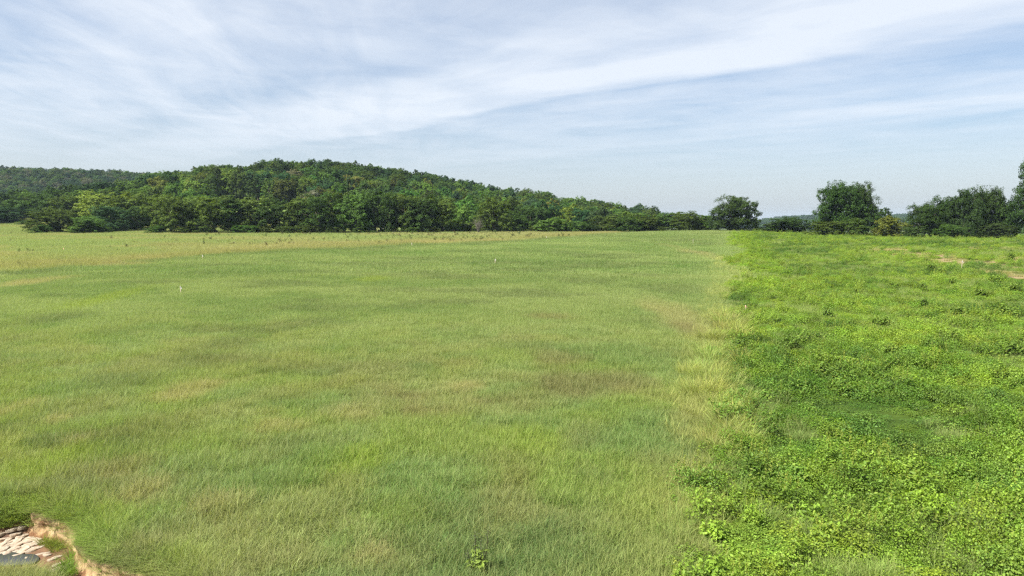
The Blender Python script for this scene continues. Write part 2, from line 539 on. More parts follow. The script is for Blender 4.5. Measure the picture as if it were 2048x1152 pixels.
# ------------------------------------------------------------------ mesh helpers
def mesh_np(name, V, Fq, mats, attrs=None, smooth=False, mat_idx=None, tint=None):
    """V (n,3), Fq list of (k,4|3) int arrays; attrs: face attrs name -> array over all faces"""
    me = bpy.data.meshes.new(name)
    V = np.asarray(V, np.float32)
    if not isinstance(Fq, (list, tuple)):
        Fq = [Fq]
    loops = np.concatenate([np.asarray(f).reshape(-1) for f in Fq]).astype(np.int32)
    tot = np.concatenate([np.full(len(f), np.asarray(f).shape[1], np.int32) for f in Fq])
    start = np.concatenate([[0], np.cumsum(tot)[:-1]]).astype(np.int32)
    me.vertices.add(len(V)); me.vertices.foreach_set('co', V.reshape(-1))
    me.loops.add(len(loops)); me.loops.foreach_set('vertex_index', loops)
    me.polygons.add(len(tot)); me.polygons.foreach_set('loop_start', start)
    me.polygons.foreach_set('loop_total', tot)
    if mat_idx is not None:
        me.polygons.foreach_set('material_index', np.asarray(mat_idx, np.int32))
    me.update(calc_edges=True)
    if smooth:
        me.polygons.foreach_set('use_smooth', np.ones(len(tot), bool))
    for k, a in (attrs or {}).items():
        at_ = me.attributes.new(k, 'FLOAT', 'FACE')
        at_.data.foreach_set('value', np.asarray(a, np.float32))
    if tint is not None:
        at_ = me.attributes.new('tint', 'FLOAT_COLOR', 'POINT')
        at_.data.foreach_set('color', np.hstack([tint, np.ones((len(tint), 1))]).astype(np.float32).reshape(-1))
    for m in (mats if isinstance(mats, (list, tuple)) else [mats]):
        me.materials.append(m)
    return me


def obj(name, data, parent=None, loc=(0, 0, 0), rot=(0, 0, 0), scale=(1, 1, 1), color=None, **props):
    o = bpy.data.objects.new(name, data)
    ROOT.objects.link(o)
    o.location = loc; o.rotation_euler = rot; o.scale = scale
    if parent is not None:
        o.parent = parent
    if color is not None:
        o.color = (*color, 1)
    for k, v in props.items():
        o[k] = v
    return o


def norm(a):
    return a / (np.linalg.norm(a, axis=-1, keepdims=True) + 1e-9)


def leaf_cards(P, Nn, size, r, aspect=0.62, fold=0.22):
    """kite-shaped folded leaves: P (n,3) centres, Nn normals -> V, quads (2 tris each joined as 2 faces)"""
    n = len(P)
    Nn = norm(Nn)
    up = r.normal(size=(n, 3))
    T = norm(np.cross(Nn, up))
    B = np.cross(Nn, T)
    s = np.asarray(size).reshape(-1, 1) * np.ones((n, 1))
    tip = P + T * s * 0.5
    base = P - T * s * 0.5
    l = P + B * s * 0.5 * aspect + Nn * s * fold - T * s * 0.08
    rr = P - B * s * 0.5 * aspect + Nn * s * fold - T * s * 0.08
    V = np.stack([base, rr, tip, l], 1).reshape(-1, 3)
    i = np.arange(n)[:, None] * 4
    tris = np.concatenate([i + np.array([[0, 1, 2]]), i + np.array([[0, 2, 3]])], 1).reshape(-1, 3)
    return V, tris


def blades(P, az, length, width, lean, droop, r, seg=3):
    """curved tapering grass blades"""
    n = len(P)
    d = np.stack([np.cos(az), np.sin(az), np.zeros(n)], 1)
    side = np.stack([-np.sin(az), np.cos(az), np.zeros(n)], 1)
    tw = r.uniform(-0.9, 0.9, n)[:, None]
    side = norm(side * np.cos(tw) + d * np.sin(tw))
    rows = []
    for k in range(seg + 1):
        t = k / seg
        out = (lean * t + droop * t * t)[:, None] * length[:, None]
        hgt = (t - 0.35 * droop * t * t * t)[:, None] * length[:, None]
        c = P + d * out + np.array([0, 0, 1.0]) * hgt
        w = width[:, None] * (1 - 0.92 * t ** 1.5) * 0.5
        rows.append(c - side * w); rows.append(c + side * w)
    V = np.stack(rows, 1).reshape(-1, 3)
    nv = 2 * (seg + 1)
    i = np.arange(n)[:, None] * nv
    q = np.concatenate([i + np.array([[2 * k, 2 * k + 1, 2 * k + 3, 2 * k + 2]]) for k in range(seg)], 1).reshape(-1, 4)
    return V, q


def tube(pts, rad, sides=6):
    pts = np.asarray(pts, float); rad = np.asarray(rad, float)
    n = len(pts)
    V = []
    for i in range(n):
        a = pts[max(i - 1, 0)]; b = pts[min(i + 1, n - 1)]
        t = (b - a) / (np.linalg.norm(b - a) + 1e-9)
        u = np.cross(t, [0.31, 0.95, 0.1]); u /= np.linalg.norm(u) + 1e-9
        v = np.cross(t, u)
        for k in range(sides):
            an = 2 * math.pi * k / sides
            V.append(pts[i] + rad[i] * (math.cos(an) * u + math.sin(an) * v))
    Fq = []
    for i in range(n - 1):
        for k in range(sides):
            k2 = (k + 1) % sides
            Fq.append((i * sides + k, i * sides + k2, (i + 1) * sides + k2, (i + 1) * sides + k))
    return np.array(V), np.array(Fq)


class Acc:
    def __init__(self):
        self.V = []; self.Q = []; self.T = []; self.n = 0; self.qa = []; self.ta = []

    def add(self, V, Fc, rnd=None, straw=None, mi=0):
        Fc = np.asarray(Fc)
        k = len(Fc)
        rnd = np.full(k, 0.5) if rnd is None else rnd
        straw = np.zeros(k) if straw is None else straw
        a = np.stack([rnd, straw, np.full(k, mi)], 1)
        if Fc.shape[1] == 4:
            self.Q.append(Fc + self.n); self.qa.append(a)
        else:
            self.T.append(Fc + self.n); self.ta.append(a)
        self.V.append(V); self.n += len(V)

    def mesh(self, name, mats, smooth=False):
        Fs = []; A = []
        if self.Q:
            Fs.append(np.vstack(self.Q)); A.append(np.vstack(self.qa))
        if self.T:
            Fs.append(np.vstack(self.T)); A.append(np.vstack(self.ta))
        A = np.vstack(A)
        return mesh_np(name, np.vstack(self.V), Fs, mats, {'rnd': A[:, 0], 'straw': A[:, 1]}, smooth, A[:, 2])


# ------------------------------------------------------------------ scatter with geometry nodes (for what nobody could count)
def proto_collection(name, meshes):
    c = bpy.data.collections.new(name)
    for i, me in enumerate(meshes):
        o = bpy.data.objects.new('%s_%02d' % (name, i), me)
        c.objects.link(o)
    return c


def scatter(name, coll, P, rz, sc, col, idx, **props):
    me = bpy.data.meshes.new(name)
    n = len(P)
    me.vertices.add(n); me.vertices.foreach_set('co', np.asarray(P, np.float32).reshape(-1))
    rot = np.zeros((n, 3), np.float32); rot[:, 2] = rz
    a = me.attributes.new('rot', 'FLOAT_VECTOR', 'POINT'); a.data.foreach_set('vector', rot.reshape(-1))
    sc = np.asarray(sc, np.float32)
    if sc.ndim == 1:
        sc = np.repeat(sc[:, None], 3, 1)
    a = me.attributes.new('scl', 'FLOAT_VECTOR', 'POINT'); a.data.foreach_set('vector', sc.reshape(-1))
    a = me.attributes.new('color', 'FLOAT_COLOR', 'POINT')
    a.data.foreach_set('color', np.hstack([col, np.ones((n, 1))]).astype(np.float32).reshape(-1))
    a = me.attributes.new('idx', 'INT', 'POINT'); a.data.foreach_set('value', np.asarray(idx, np.int32))
    o = obj(name, me, **props)
    ng = bpy.data.node_groups.new(name + '_scatter', 'GeometryNodeTree')
    ng.interface.new_socket('Geometry', in_out='INPUT', socket_type='NodeSocketGeometry')
    ng.interface.new_socket('Geometry', in_out='OUTPUT', socket_type='NodeSocketGeometry')
    N, L = ng.nodes.new, ng.links.new
    gi = N('NodeGroupInput'); go = N('NodeGroupOutput')
    iop = N('GeometryNodeInstanceOnPoints')
    ci = N('GeometryNodeCollectionInfo')
    ci.inputs['Collection'].default_value = coll
    ci.inputs['Separate Children'].default_value = True
    ci.inputs['Reset Children'].default_value = True
    iop.inputs['Pick Instance'].default_value = True
    def named(nm, typ):
        q = N('GeometryNodeInputNamedAttribute'); q.data_type = typ; q.inputs['Name'].default_value = nm
        return q.outputs['Attribute']
    L(gi.outputs[0], iop.inputs['Points']); L(ci.outputs[0], iop.inputs['Instance'])
    L(named('idx', 'INT'), iop.inputs['Instance Index'])
    L(named('rot', 'FLOAT_VECTOR'), iop.inputs['Rotation'])
    L(named('scl', 'FLOAT_VECTOR'), iop.inputs['Scale'])
    L(iop.outputs[0], go.inputs[0])
    md = o.modifiers.new('scatter', 'NODES'); md.node_group = ng
    return o


# ------------------------------------------------------------------ ground sheet
def axis(f0, f1, fine, cap, lo, hi, grow=1.07):
    a = list(np.arange(f0, f1, fine))
    s = fine; v = a[-1]
    while v < hi:
        s = s * grow
        if v < 760:
            s = min(s, cap)
        v += s; a.append(min(v, hi))
    s = fine; v = f0; b = []
    while v > lo:
        s = s * grow
        if v > -760:
            s = min(s, cap)
        v -= s; b.append(max(v, lo))
    return np.array(b[::-1] + a)


gx0, gy0 = gully_poly.min(0) - 0.3
gx1, gy1 = gully_poly.max(0) + 0.3
EXT = 6000.0
ax = axis(max(gx0, -15.5), gx1, 0.075, 6.0, -EXT, EXT)
ay = axis(max(gy0, 13.0), gy1, 0.075, 6.0, -600.0, EXT)
GX, GY = np.meshgrid(ax, ay)
xf, yf = GX.reshape(-1), GY.reshape(-1)
zf = ground(xf, yf)
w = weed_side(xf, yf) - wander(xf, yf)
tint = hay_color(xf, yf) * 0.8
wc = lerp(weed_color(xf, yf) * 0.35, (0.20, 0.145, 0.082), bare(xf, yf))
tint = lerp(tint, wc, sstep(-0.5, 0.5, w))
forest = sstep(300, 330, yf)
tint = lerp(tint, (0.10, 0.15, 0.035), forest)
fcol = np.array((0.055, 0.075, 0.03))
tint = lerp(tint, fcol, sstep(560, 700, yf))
sd, dep = gully(xf, yf)
tint = lerp(tint, (0.12, 0.068, 0.036), sstep(0.0, 0.25, dep))
nx, ny = len(ax), len(ay)
I = (np.arange(ny - 1)[:, None] * nx + np.arange(nx - 1)[None, :]).reshape(-1)
quads = np.stack([I, I + 1, I + nx + 1, I + nx], 1)
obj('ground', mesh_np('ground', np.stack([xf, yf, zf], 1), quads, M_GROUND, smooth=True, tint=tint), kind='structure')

# ------------------------------------------------------------------ gully: bed, bank, slabs, puddle
def resample(poly, step):
    seg = np.linalg.norm(np.diff(poly, axis=0), axis=1)
    cum = np.concatenate([[0], np.cumsum(seg)])
    s = np.arange(0, cum[-1], step)
    return np.stack([np.interp(s, cum, poly[:, 0]), np.interp(s, cum, poly[:, 1])], 1), s


def build_bank():
    c, s = resample(bank_w, 0.03)
    k = np.ones(9) / 9                                  # round the corners a little
    cs = np.stack([np.convolve(np.pad(c[:, i], 4, mode='edge'), k, 'valid') for i in range(2)], 1)
    t = norm(np.gradient(cs, axis=0))
    n = np.stack([t[:, 1], -t[:, 0]], 1)
    test = cs[len(cs) // 4] + n[len(cs) // 4] * 0.3
    if gully(np.array([test[0]]), np.array([test[1]]))[0][0] < 0:
        n = -n
    rows = 22
    V = []
    for j in range(rows):
        f = j / (rows - 1)
        prof = 0.10 - 0.075 * np.sin(min(f * 1.3, 1) * math.pi) * 0.9 + 0.12 * max(0, f - 0.55) ** 1.2 * 2.0
        rough = 0.10 * (fbm(s * 3.1, np.full_like(s, f * 3.0), 301, 4) - 0.5) + 0.05 * (fbm(s * 14, np.full_like(s, f * 9), 311, 3) - 0.5)
        ledge = 0.03 * np.floor(3.0 * fbm(s * 1.4, np.full_like(s, f * 4.5), 321, 2))
        off = prof + rough + ledge + 0.05
        if j == 0:
            off = off * 0 - 0.04
        q = cs + n * off[:, None]
        z0 = ground_base(cs[:, 0], cs[:, 1])
        z = z0 + 0.012 - f * (GULLY_D + 0.10) + 0.02 * (fbm(s * 6, np.full_like(s, f * 5), 331, 2) - 0.5)
        V.append(np.column_stack([q, z]))
    m_ = len(cs)
    V = np.vstack(V)
    I = (np.arange(rows - 1)[:, None] * m_ + np.arange(m_ - 1)[None, :]).reshape(-1)
    q = np.stack([I, I + 1, I + m_ + 1, I + m_], 1)
    obj('earth_bank', mesh_np('earth_bank', V, q, M_SOIL, smooth=False), kind='structure')
    return cs, n


bank_c, bank_n = build_bank()


def build_bed():
    xs = np.arange(gx0, gx1, 0.07); ys = np.arange(gy0, gy1, 0.07)
    XX, YY = np.meshgrid(xs, ys)
    sdv, dp = gully(XX.reshape(-1), YY.reshape(-1))
    z = ground(XX.reshape(-1), YY.reshape(-1)) + 0.012 + 0.05 * (fbm(XX.reshape(-1) * 1.6, YY.reshape(-1) * 3, 401, 4) - 0.5)
    keep = dp > 0.72
    V = np.column_stack([XX.reshape(-1), YY.reshape(-1), z])
    nx_ = len(xs)
    I = (np.arange(len(ys) - 1)[:, None] * nx_ + np.arange(nx_ - 1)[None, :]).reshape(-1)
    q = np.stack([I, I + 1, I + nx_ + 1, I + nx_], 1)
    q = q[keep[q].all(1)]
    u, inv = np.unique(q, return_inverse=True)
    return obj('stream_bed', mesh_np('stream_bed', V[u], inv.reshape(q.shape), M_MUD, smooth=True), kind='structure')


bed = build_bed()


def at_bed(px, py):
    d = ray(px, py)
    z0 = float(ground_base(-12.0, 17.0)) - GULLY_D
    s = (z0 - CAMZ) / d[2]
    return d[0] * s, d[1] * s


def slab_mesh(L_, W_, T_, r):
    n = 7
    a = np.sort(r.uniform(0, 2 * math.pi, n)) * 0.35 + np.linspace(0, 2 * math.pi, n, endpoint=False) * 0.65
    rad = r.uniform(0.8, 1.25, n)
    ring = np.stack([np.cos(a) * rad * L_ / 2, np.sin(a) * rad * W_ / 2], 1)
    V = [np.column_stack([ring * 1.03, np.full(n, -0.06)]), np.column_stack([ring, r.uniform(0.55, 0.8, n) * T_]), np.column_stack([ring * 0.93, T_ * r.uniform(0.95, 1.05, n)]), np.array([[0, 0, T_ * 1.0]])]
    V = np.vstack(V)
    q = []
    for k in range(2):
        for i in range(n):
            j = (i + 1) % n
            q.append((k * n + i, k * n + j, (k + 1) * n + j, (k + 1) * n + i))
    t = [(2 * n + i, 2 * n + (i + 1) % n, 3 * n) for i in range(n)]
    return mesh_np('limestone_slab', V, [np.array(q), np.array(t)], M_LIME)


r_ = np.random.default_rng(5)
slab_px = []
for i in range(400):
    px, py = r_.uniform(-30, 90), r_.uniform(1052, 1112)
    # pale rock band runs from the lower left up to the right
    v = (py - 1112) + (px + 20) * 0.42
    if -34 < v < 26 and px < 66 + (py - 1060) * 0.5:
        slab_px.append((px, py, 1.0))
for p in [(95, 1112, .6), (112, 1116, .8), (104, 1121, .6), (118, 1130, 1.0), (126, 1136, 1.0), (112, 1140, .8), (82, 1110, .8), (8, 1127, .7), (55, 1119, .5), (30, 1058, 1.3), (44, 1056, 1.0)]:
    slab_px.append(p)
flow = np.array(at_bed(70, 1075)) - np.array(at_bed(0, 1100))
fang = math.atan2(flow[1], flow[0])
placed = []
for px, py, k in slab_px:
    x, y = at_bed(px, py)
    if k == 1.0 and any(abs((x - a) * math.cos(fang) + (y - b) * math.sin(fang)) < 0.20 and abs(-(x - a) * math.sin(fang) + (y - b) * math.cos(fang)) < 0.085 for a, b in placed):
        continue
    s_, d_ = gully(np.array([x]), np.array([y]))
    if d_[0] < 0.6:
        continue
    placed.append((x, y))
    me = slab_mesh(r_.uniform(0.26, 0.6) * k, r_.uniform(0.13, 0.28) * k, r_.uniform(0.012, 0.03), r_)
    obj('limestone_slab', me, bed, (x, y, g1(x, y) + 0.02), (r_.normal() * 0.05, r_.normal() * 0.05, fang + r_.normal() * 0.4))
print('slabs', len(placed))


def build_puddle():
    pts = [(-40, 1118), (-5, 1113), (14, 1108), (30, 1108), (44, 1113), (58, 1111), (74, 1113), (80, 1122), (66, 1132), (40, 1134), (10, 1136), (-40, 1136)]
    w_ = np.array([at_bed(*p) for p in pts])
    c = w_.mean(0)
    # smooth outline
    out = []
    n = len(w_)
    for i in range(n):
        a, b = w_[i], w_[(i + 1) % n]
        for t in (0, .33, .66):
            out.append(a + (b - a) * t)
    out = np.array(out)
    out = (np.roll(out, 1, 0) + out * 2 + np.roll(out, -1, 0)) / 4
    z = float(ground_base(c[0], c[1])) - GULLY_D + 0.055
    V = np.vstack([np.column_stack([out, np.full(len(out), z)]), [[c[0], c[1], z]]])
    t = np.array([(i, (i + 1) % len(out), len(out)) for i in range(len(out))])
    obj('puddle', mesh_np('puddle', V, t, M_WATER), kind='structure')


build_puddle()


# ------------------------------------------------------------------ grass
def grass_patch(name, n, radius, lmin, lmax, wid, r, stalks=0, seg=3, soft=True):
    A = Acc()
    rr = radius * (np.sqrt(r.uniform(0, 1, n)) if not soft else np.minimum(np.abs(r.normal(0, 0.55, n)) ** 0.8, 1.3))
    th = r.uniform(0, 2 * math.pi, n)
    P = np.stack([rr * np.cos(th), rr * np.sin(th), np.full(n, -0.03)], 1)
    ln = r.uniform(lmin, lmax, n)
    V, q = blades(P, r.uniform(0, 2 * math.pi, n), ln, wid * r.uniform(0.6, 1.3, n), r.uniform(0.1, 0.9, n), r.uniform(0.1, 1.0, n), r, seg)
    A.add(V, q, np.repeat(r.uniform(0, 1, n), seg), np.repeat((r.uniform(0, 1, n) > 0.78) * r.uniform(0.3, 1, n), seg))
    if stalks:
        n = stalks
        rr = radius * np.sqrt(r.uniform(0, 1, n)); th = r.uniform(0, 2 * math.pi, n)
        P = np.stack([rr * np.cos(th), rr * np.sin(th), np.zeros(n)], 1)
        V, q = blades(P, r.uniform(0, 2 * math.pi, n), r.uniform(lmax * 0.9, lmax * 1.5, n), np.full(n, wid * 0.65), r.uniform(0.0, 0.3, n), r.uniform(0.05, 0.6, n), r, seg)
        A.add(V, q, np.repeat(r.uniform(0.4, 1, n), seg), np.repeat(r.uniform(0.5, 1.0, n), seg))
    return A.mesh(name, [M_GRASS])


rg = np.random.default_rng(11)
near_meshes = [grass_patch('grass_near', 1350, 0.62, 0.10, 0.36, 0.0155, rg, 120) for _ in range(6)]
far_meshes = [grass_patch('grass_far', 2600, 1.9, 0.16, 0.42, 0.035, rg, 240, seg=2) for _ in range(5)]
tuft_meshes = [grass_patch('grass_tuft', 70, 0.13, 0.14, 0.42, 0.012, rg, 6) for _ in range(5)]
C_NEAR = proto_collection('near_grass', near_meshes)
C_FAR = proto_collection('far_grass', far_meshes)
C_TUFT = proto_collection('tufts', tuft_meshes)


def jgrid(x0, x1, y0, y1, step, r, jit=0.5):
    X_, Y_ = np.meshgrid(np.arange(x0, x1, step), np.arange(y0, y1, step))
    x = X_.reshape(-1) + r.uniform(-jit, jit, X_.size) * step
    y = Y_.reshape(-1) + r.uniform(-jit, jit, X_.size) * step
    return x, y


def inview(x, y, margin):
    return np.abs(x) < 0.76 * y + margin


def put(name, coll, x, y, col, smin, smax, nidx, r, zoff=0.0, zs=None, **props):
    z = ground(x, y) + zoff
    s = r.uniform(smin, smax, len(x))
    sc = np.stack([s, s, s * (1 if zs is None else zs)], 1)
    return scatter(name, coll, np.stack([x, y, z], 1), r.uniform(0, 6.283, len(x)), sc, col, r.integers(0, nidx, len(x)), **props)


x, y = jgrid(-75, 75, 9, 90, 0.62, rg)
k = inview(x, y, 4) & (weed_side(x, y) < 0.8 + wander(x, y)) & (gully(x, y)[0] < -0.72)
x, y = x[k], y[k]
hgt = 0.75 + 0.6 * fbm(x / 5, y / 5, 501, 3)
put('grass', C_NEAR, x, y, hay_color(x, y), 0.85, 1.2, 6, rg, zs=hgt, kind='stuff', label='short hay grass with straw seed heads covering the near field', category='grass')
print('near grass', len(x))
x, y = jgrid(-260, 110, 86, 330, 2.0, rg)
k = inview(x, y, 14) & (weed_side(x, y) < 0.6 + wander(x, y)) & ((y < 262) | (x < -60))
x, y = x[k], y[k]
hgt = 0.75 + 0.6 * fbm(x / 9, y / 9, 511, 3)
hgt = hgt * (1 + 0.35 * sstep(0, 8, dry_side(x, y)))
put('grass', C_FAR, x, y, hay_color(x, y), 0.85, 1.2, 5, rg, zs=hgt, kind='stuff', label='hay grass of the far field fading to a dry unmown strip', category='grass')
print('far grass', len(x))
stalk_meshes = []
for _ in range(4):
    A = Acc()
    n = 34
    rr = 0.22 * np.sqrt(rg.uniform(0, 1, n)); th = rg.uniform(0, 6.283, n)
    V, q = blades(np.stack([rr * np.cos(th), rr * np.sin(th), np.zeros(n)], 1), rg.uniform(0, 6.283, n), rg.uniform(0.2, 0.46, n), rg.uniform(0.010, 0.017, n), rg.uniform(0.0, 0.5, n), rg.uniform(0.1, 0.9, n), rg, 3)
    A.add(V, q, np.repeat(rg.uniform(0.5, 1, n), 3), np.repeat(rg.uniform(0.4, 1.3, n), 3))
    stalk_meshes.append(A.mesh('seed_stalks', [M_GRASS]))
C_STALK = proto_collection('stalks', stalk_meshes)
x, y = jgrid(-60, 60, 10, 75, 0.55, rg)
k = inview(x, y, 3) & (weed_side(x, y) < 0.5) & (gully(x, y)[0] < -0.2) & (fbm(x / 2.3, y / 2.3, 521, 4) > 0.50) & (rg.uniform(0, 1, len(x)) < 0.5)
x, y = x[k], y[k]
put('grass', C_STALK, x, y, lerp(hay_color(x, y), C_PALE, 0.5), 0.7, 1.25, 4, rg, kind='stuff', label='pale seed stalks standing in loose bunches over the hay field', category='grass')
print('stalks', len(x))
x, y = jgrid(0, 50, 14, 120, 0.42, rg)
ws = weed_side(x, y) - 0.6 * wander(x, y)
k = (ws > -1.8 - 1.4 * fbm(x / 2, y / 3, 541, 3)) & (ws < 1.2) & (rg.uniform(0, 1, len(x)) < 0.55 * sstep(17, 30, y)) & (ws > -0.5 - 2.4 * sstep(18, 34, y))
x, y = x[k], y[k]
put('grass', C_STALK, x, y, lerp((0.24, 0.30, 0.08), (0.32, 0.34, 0.09), rg.uniform(0, 1, len(x))), 0.9, 1.7, 4, rg, kind='stuff', label='pale yellow-green band of coarse grass between the two fields', category='grass')
print('border stalks', len(x))
# tufts around and down the soft sides of the gully
x, y = jgrid(gx0 - 1, gx1 + 1, gy0 - 1, gy1 + 1, 0.12, rg)
sdv, dpv = gully(x, y)
k = (sdv > -0.95) & (dpv < 0.62) & (y > 13.0)
x, y = x[k], y[k]
rim = sstep(0.0, 0.6, np.abs(sdv[k]))
put('grass', C_TUFT, x, y, lerp(hay_color(x, y), C_LUSH, 0.35 * (fbm(x, y, 77, 2) > 0.5)), 0.8, 1.25, 5, rg, zs=0.5 + 0.5 * rim, kind='stuff', label='ragged grass hanging over the rim of the eroded gully', category='grass')
print('tufts', len(x))
# blades hanging over the cut edge
ii = rg.integers(0, len(bank_c), 90)
of = rg.uniform(-0.06, 0.04, 90)
x, y = bank_c[ii, 0] + bank_n[ii, 0] * of, bank_c[ii, 1] + bank_n[ii, 1] * of
zt = ground_base(x, y) - 0.02
scatter('grass', C_TUFT, np.stack([x, y, zt], 1), rg.uniform(0, 6.28, 90), np.stack([rg.uniform(0.6, 1.1, 90), rg.uniform(0.6, 1.1, 90), rg.uniform(0.25, 0.55, 90)], 1), lerp(hay_color(x, y), C_OCHRE, rg.uniform(0, 0.8, 90)), rg.integers(0, 5, 90), kind='stuff', label='short grass blades hanging over the cut soil edge', category='grass')
# grass on the gully floor nearest the camera
x, y = jgrid(gx0, gx1, 12.0, gy1, 0.10, rg)
sdv, dpv = gully(x, y)
ok = sdv > 0.1
x, y = x[ok], y[ok]
zb = ground(x, y) - CAMZ
dy_ = y * CP - zb * SP
pxs = 1024 + F * x / dy_
pys = 576 - F * (y * SP + zb * CP) / dy_
k = (pys > 1152 + 12 * (fbm(x * 2, y * 2, 93, 3) - 0.5)) & (pxs < 105 + 60 * (fbm(x * 2, y * 2, 94, 3) - 0.5)) & (pxs > -60)
x, y = x[k], y[k]
put('grass', C_TUFT, x, y, lerp(C_MID, C_OCHRE, fbm(x * 1.5, y * 1.5, 95, 2)), 0.7, 1.1, 5, rg, kind='stuff', label='thin grass growing across the floor of the gully at the corner', category='grass')
print('floor tufts', len(x))

# ------------------------------------------------------------------ weeds of the right field
def weed_mound(name, n, rad, hgt, leaf, r):
    """low mound of vine leaves"""
    A = Acc()
    nl = 7
    P = []; Nn = []
    for i in range(nl):
        c = np.array([r.normal(0, rad * 0.42), r.normal(0, rad * 0.42), 0])
        rr = rad * r.uniform(0.35, 0.6); hh = hgt * r.uniform(0.5, 1.0)
        m_ = n // nl
        th = r.uniform(0, 6.283, m_); u = np.sqrt(r.uniform(0, 1, m_))
        zz = hh * np.sqrt(np.maximum(0, 1 - u ** 2)) * r.uniform(0.75, 1.08, m_)
        P.append(np.stack([c[0] + rr * u * np.cos(th), c[1] + rr * u * np.sin(th), zz + 0.02], 1))
        Nn.append(np.stack([u * np.cos(th) * 0.7, u * np.sin(th) * 0.7, np.full(m_, 0.8)], 1) + r.normal(0, 0.38, (m_, 3)))
    P = np.vstack(P); Nn = np.vstack(Nn)
    V, t = leaf_cards(P, Nn, leaf * r.uniform(0.42, 1.18, len(P)), r, 0.8, 0.12)
    A.add(V, t, np.repeat(r.uniform(0, 1, len(P)), 2), np.repeat((r.uniform(0, 1, len(P)) > 0.85) * r.uniform(0, 1, len(P)), 2))
    return A.mesh(name, [M_LEAF])


def weed_upright(name, stems, hgt, leaf, r, spikes=0.0):
    """bushy upright weed: stems with spiralling leaves, some ending in a seed spike"""
    A = Acc()
    for i in range(stems):
        b = np.array([r.normal(0, 0.12), r.normal(0, 0.12), -0.03])
        h = hgt * r.uniform(0.6, 1.0); le = r.normal(0, 0.28, 2) * h
        k = 14
        t = np.linspace(0.12, 1, k) + r.uniform(-0.03, 0.03, k)
        C = np.stack([b[0] + le[0] * t, b[1] + le[1] * t, h * t], 1)
        an = np.arange(k) * 2.4 + r.uniform(0, 6)
        rad = 0.05 + 0.13 * (1 - t) + r.uniform(0, 0.04, k)
        for rep in range(3):
            an2 = an + rep * 2.1
            P = C + np.stack([np.cos(an2) * rad, np.sin(an2) * rad, r.uniform(-0.03, 0.05, k)], 1)
            Nn = np.stack([np.cos(an2) * 0.5, np.sin(an2) * 0.5, np.full(k, 0.85)], 1) + r.normal(0, 0.3, (k, 3))
            V, tr = leaf_cards(P, Nn, leaf * r.uniform(0.6, 1.2, k), r, 0.5, 0.1)
            A.add(V, tr, np.repeat(r.uniform(0, 1, k), 2), np.repeat((r.uniform(0, 1, k) > 0.9) * 1.0, 2))
        V, q = tube(np.stack([b, b + np.array([le[0] * .5, le[1] * .5, h * .5]), b + np.array([le[0], le[1], h])]), [0.007, 0.005, 0.003], 3)
        A.add(V, q, np.full(len(q), 0.3), np.full(len(q), 0.2))
        if r.uniform() < spikes:
            tip = np.array([b[0] + le[0], b[1] + le[1], h])
            k = 26
            tt = r.uniform(0, 1, k)
            P = tip + np.stack([r.normal(0, 0.014, k), r.normal(0, 0.014, k), tt * 0.30], 1)
            V, tr = leaf_cards(P, r.normal(size=(k, 3)), 0.05 * np.ones(k), r, 0.45, 0.1)
            A.add(V, tr, np.repeat(r.uniform(0.5, 1, k), 2), np.full(2 * k, 1.9))
    return A.mesh(name, [M_LEAF])


rw = np.random.default_rng(23)
mound_meshes = [weed_mound('weed_mound', 1100, 0.7, h_, l_ * 0.68, rw) for h_, l_ in [(0.28, 0.085), (0.4, 0.075), (0.5, 0.095), (0.34, 0.07), (0.22, 0.085), (0.6, 0.08)]]
up_meshes = [weed_upright('weed_upright', 9, h_, l_, rw, s_) for h_, l_, s_ in [(0.55, 0.11, 0), (0.75, 0.10, 0.3), (0.45, 0.12, 0), (0.9, 0.10, 0.8), (0.6, 0.09, 0.1)]]
C_MOUND = proto_collection('mounds', mound_meshes)
C_UP = proto_collection('uprights', up_meshes)

x, y = jgrid(0, 190, 9, 235, 0.72, rw)
d_ = np.hypot(x, y)
k = inview(x, y, 5) & (weed_side(x, y) > wander(x, y) + 1.6 * (fbm(x / 1.2, y / 1.2, 601, 3) - 0.5)) & (rw.uniform(0, 1, len(x)) < np.where(d_ > 90, 0.42, 0.85)) & (rw.uniform(0, 1, len(x)) > bare(x, y) * 0.93)
x, y = x[k], y[k]
n_h = fbm(x / 3.2, y / 3.2, 611, 3)
k = (n_h > 0.40) | (rw.uniform(0, 1, len(x)) < 0.65)
x, y, n_h = x[k], y[k], n_h[k]
wcol = weed_color(x, y) * rw.uniform(0.75, 1.2, (len(x), 1)) * np.stack([rw.uniform(0.85, 1.12, len(x)), np.ones(len(x)), rw.uniform(0.7, 1.3, len(x))], 1)
put('weed_cover', C_MOUND, x, y, wcol, 0.85, 1.35, 6, rw, zs=0.32 + 2.7 * np.clip(n_h - 0.25, 0, 1), kind='stuff', label='bright green creeping weeds and vines covering the right field', category='weeds')
print('mounds', len(x))
x, y = jgrid(0, 190, 9, 235, 0.85, rw)
d_ = np.hypot(x, y)
k = inview(x, y, 5) & (weed_side(x, y) > 0.4 + wander(x, y)) & (fbm(x / 4, y / 4, 621, 3) > 0.46) & (rw.uniform(0, 1, len(x)) < np.where(d_ > 80, 0.35, 0.8)) & (rw.uniform(0, 1, len(x)) > bare(x, y) * 0.9)
x, y = x[k], y[k]
put('weed_cover', C_UP, x, y, lerp(weed_color(x, y), C_WEEDD, 0.25) * rw.uniform(0.8, 1.35, (len(x), 1)), 0.6, 1.45, 5, rw, kind='stuff', label='upright leafy weeds rising from the right field, some with seed spikes', category='weeds')
print('uprights', len(x))
x, y = jgrid(0, 190, 9, 240, 1.25, rw)
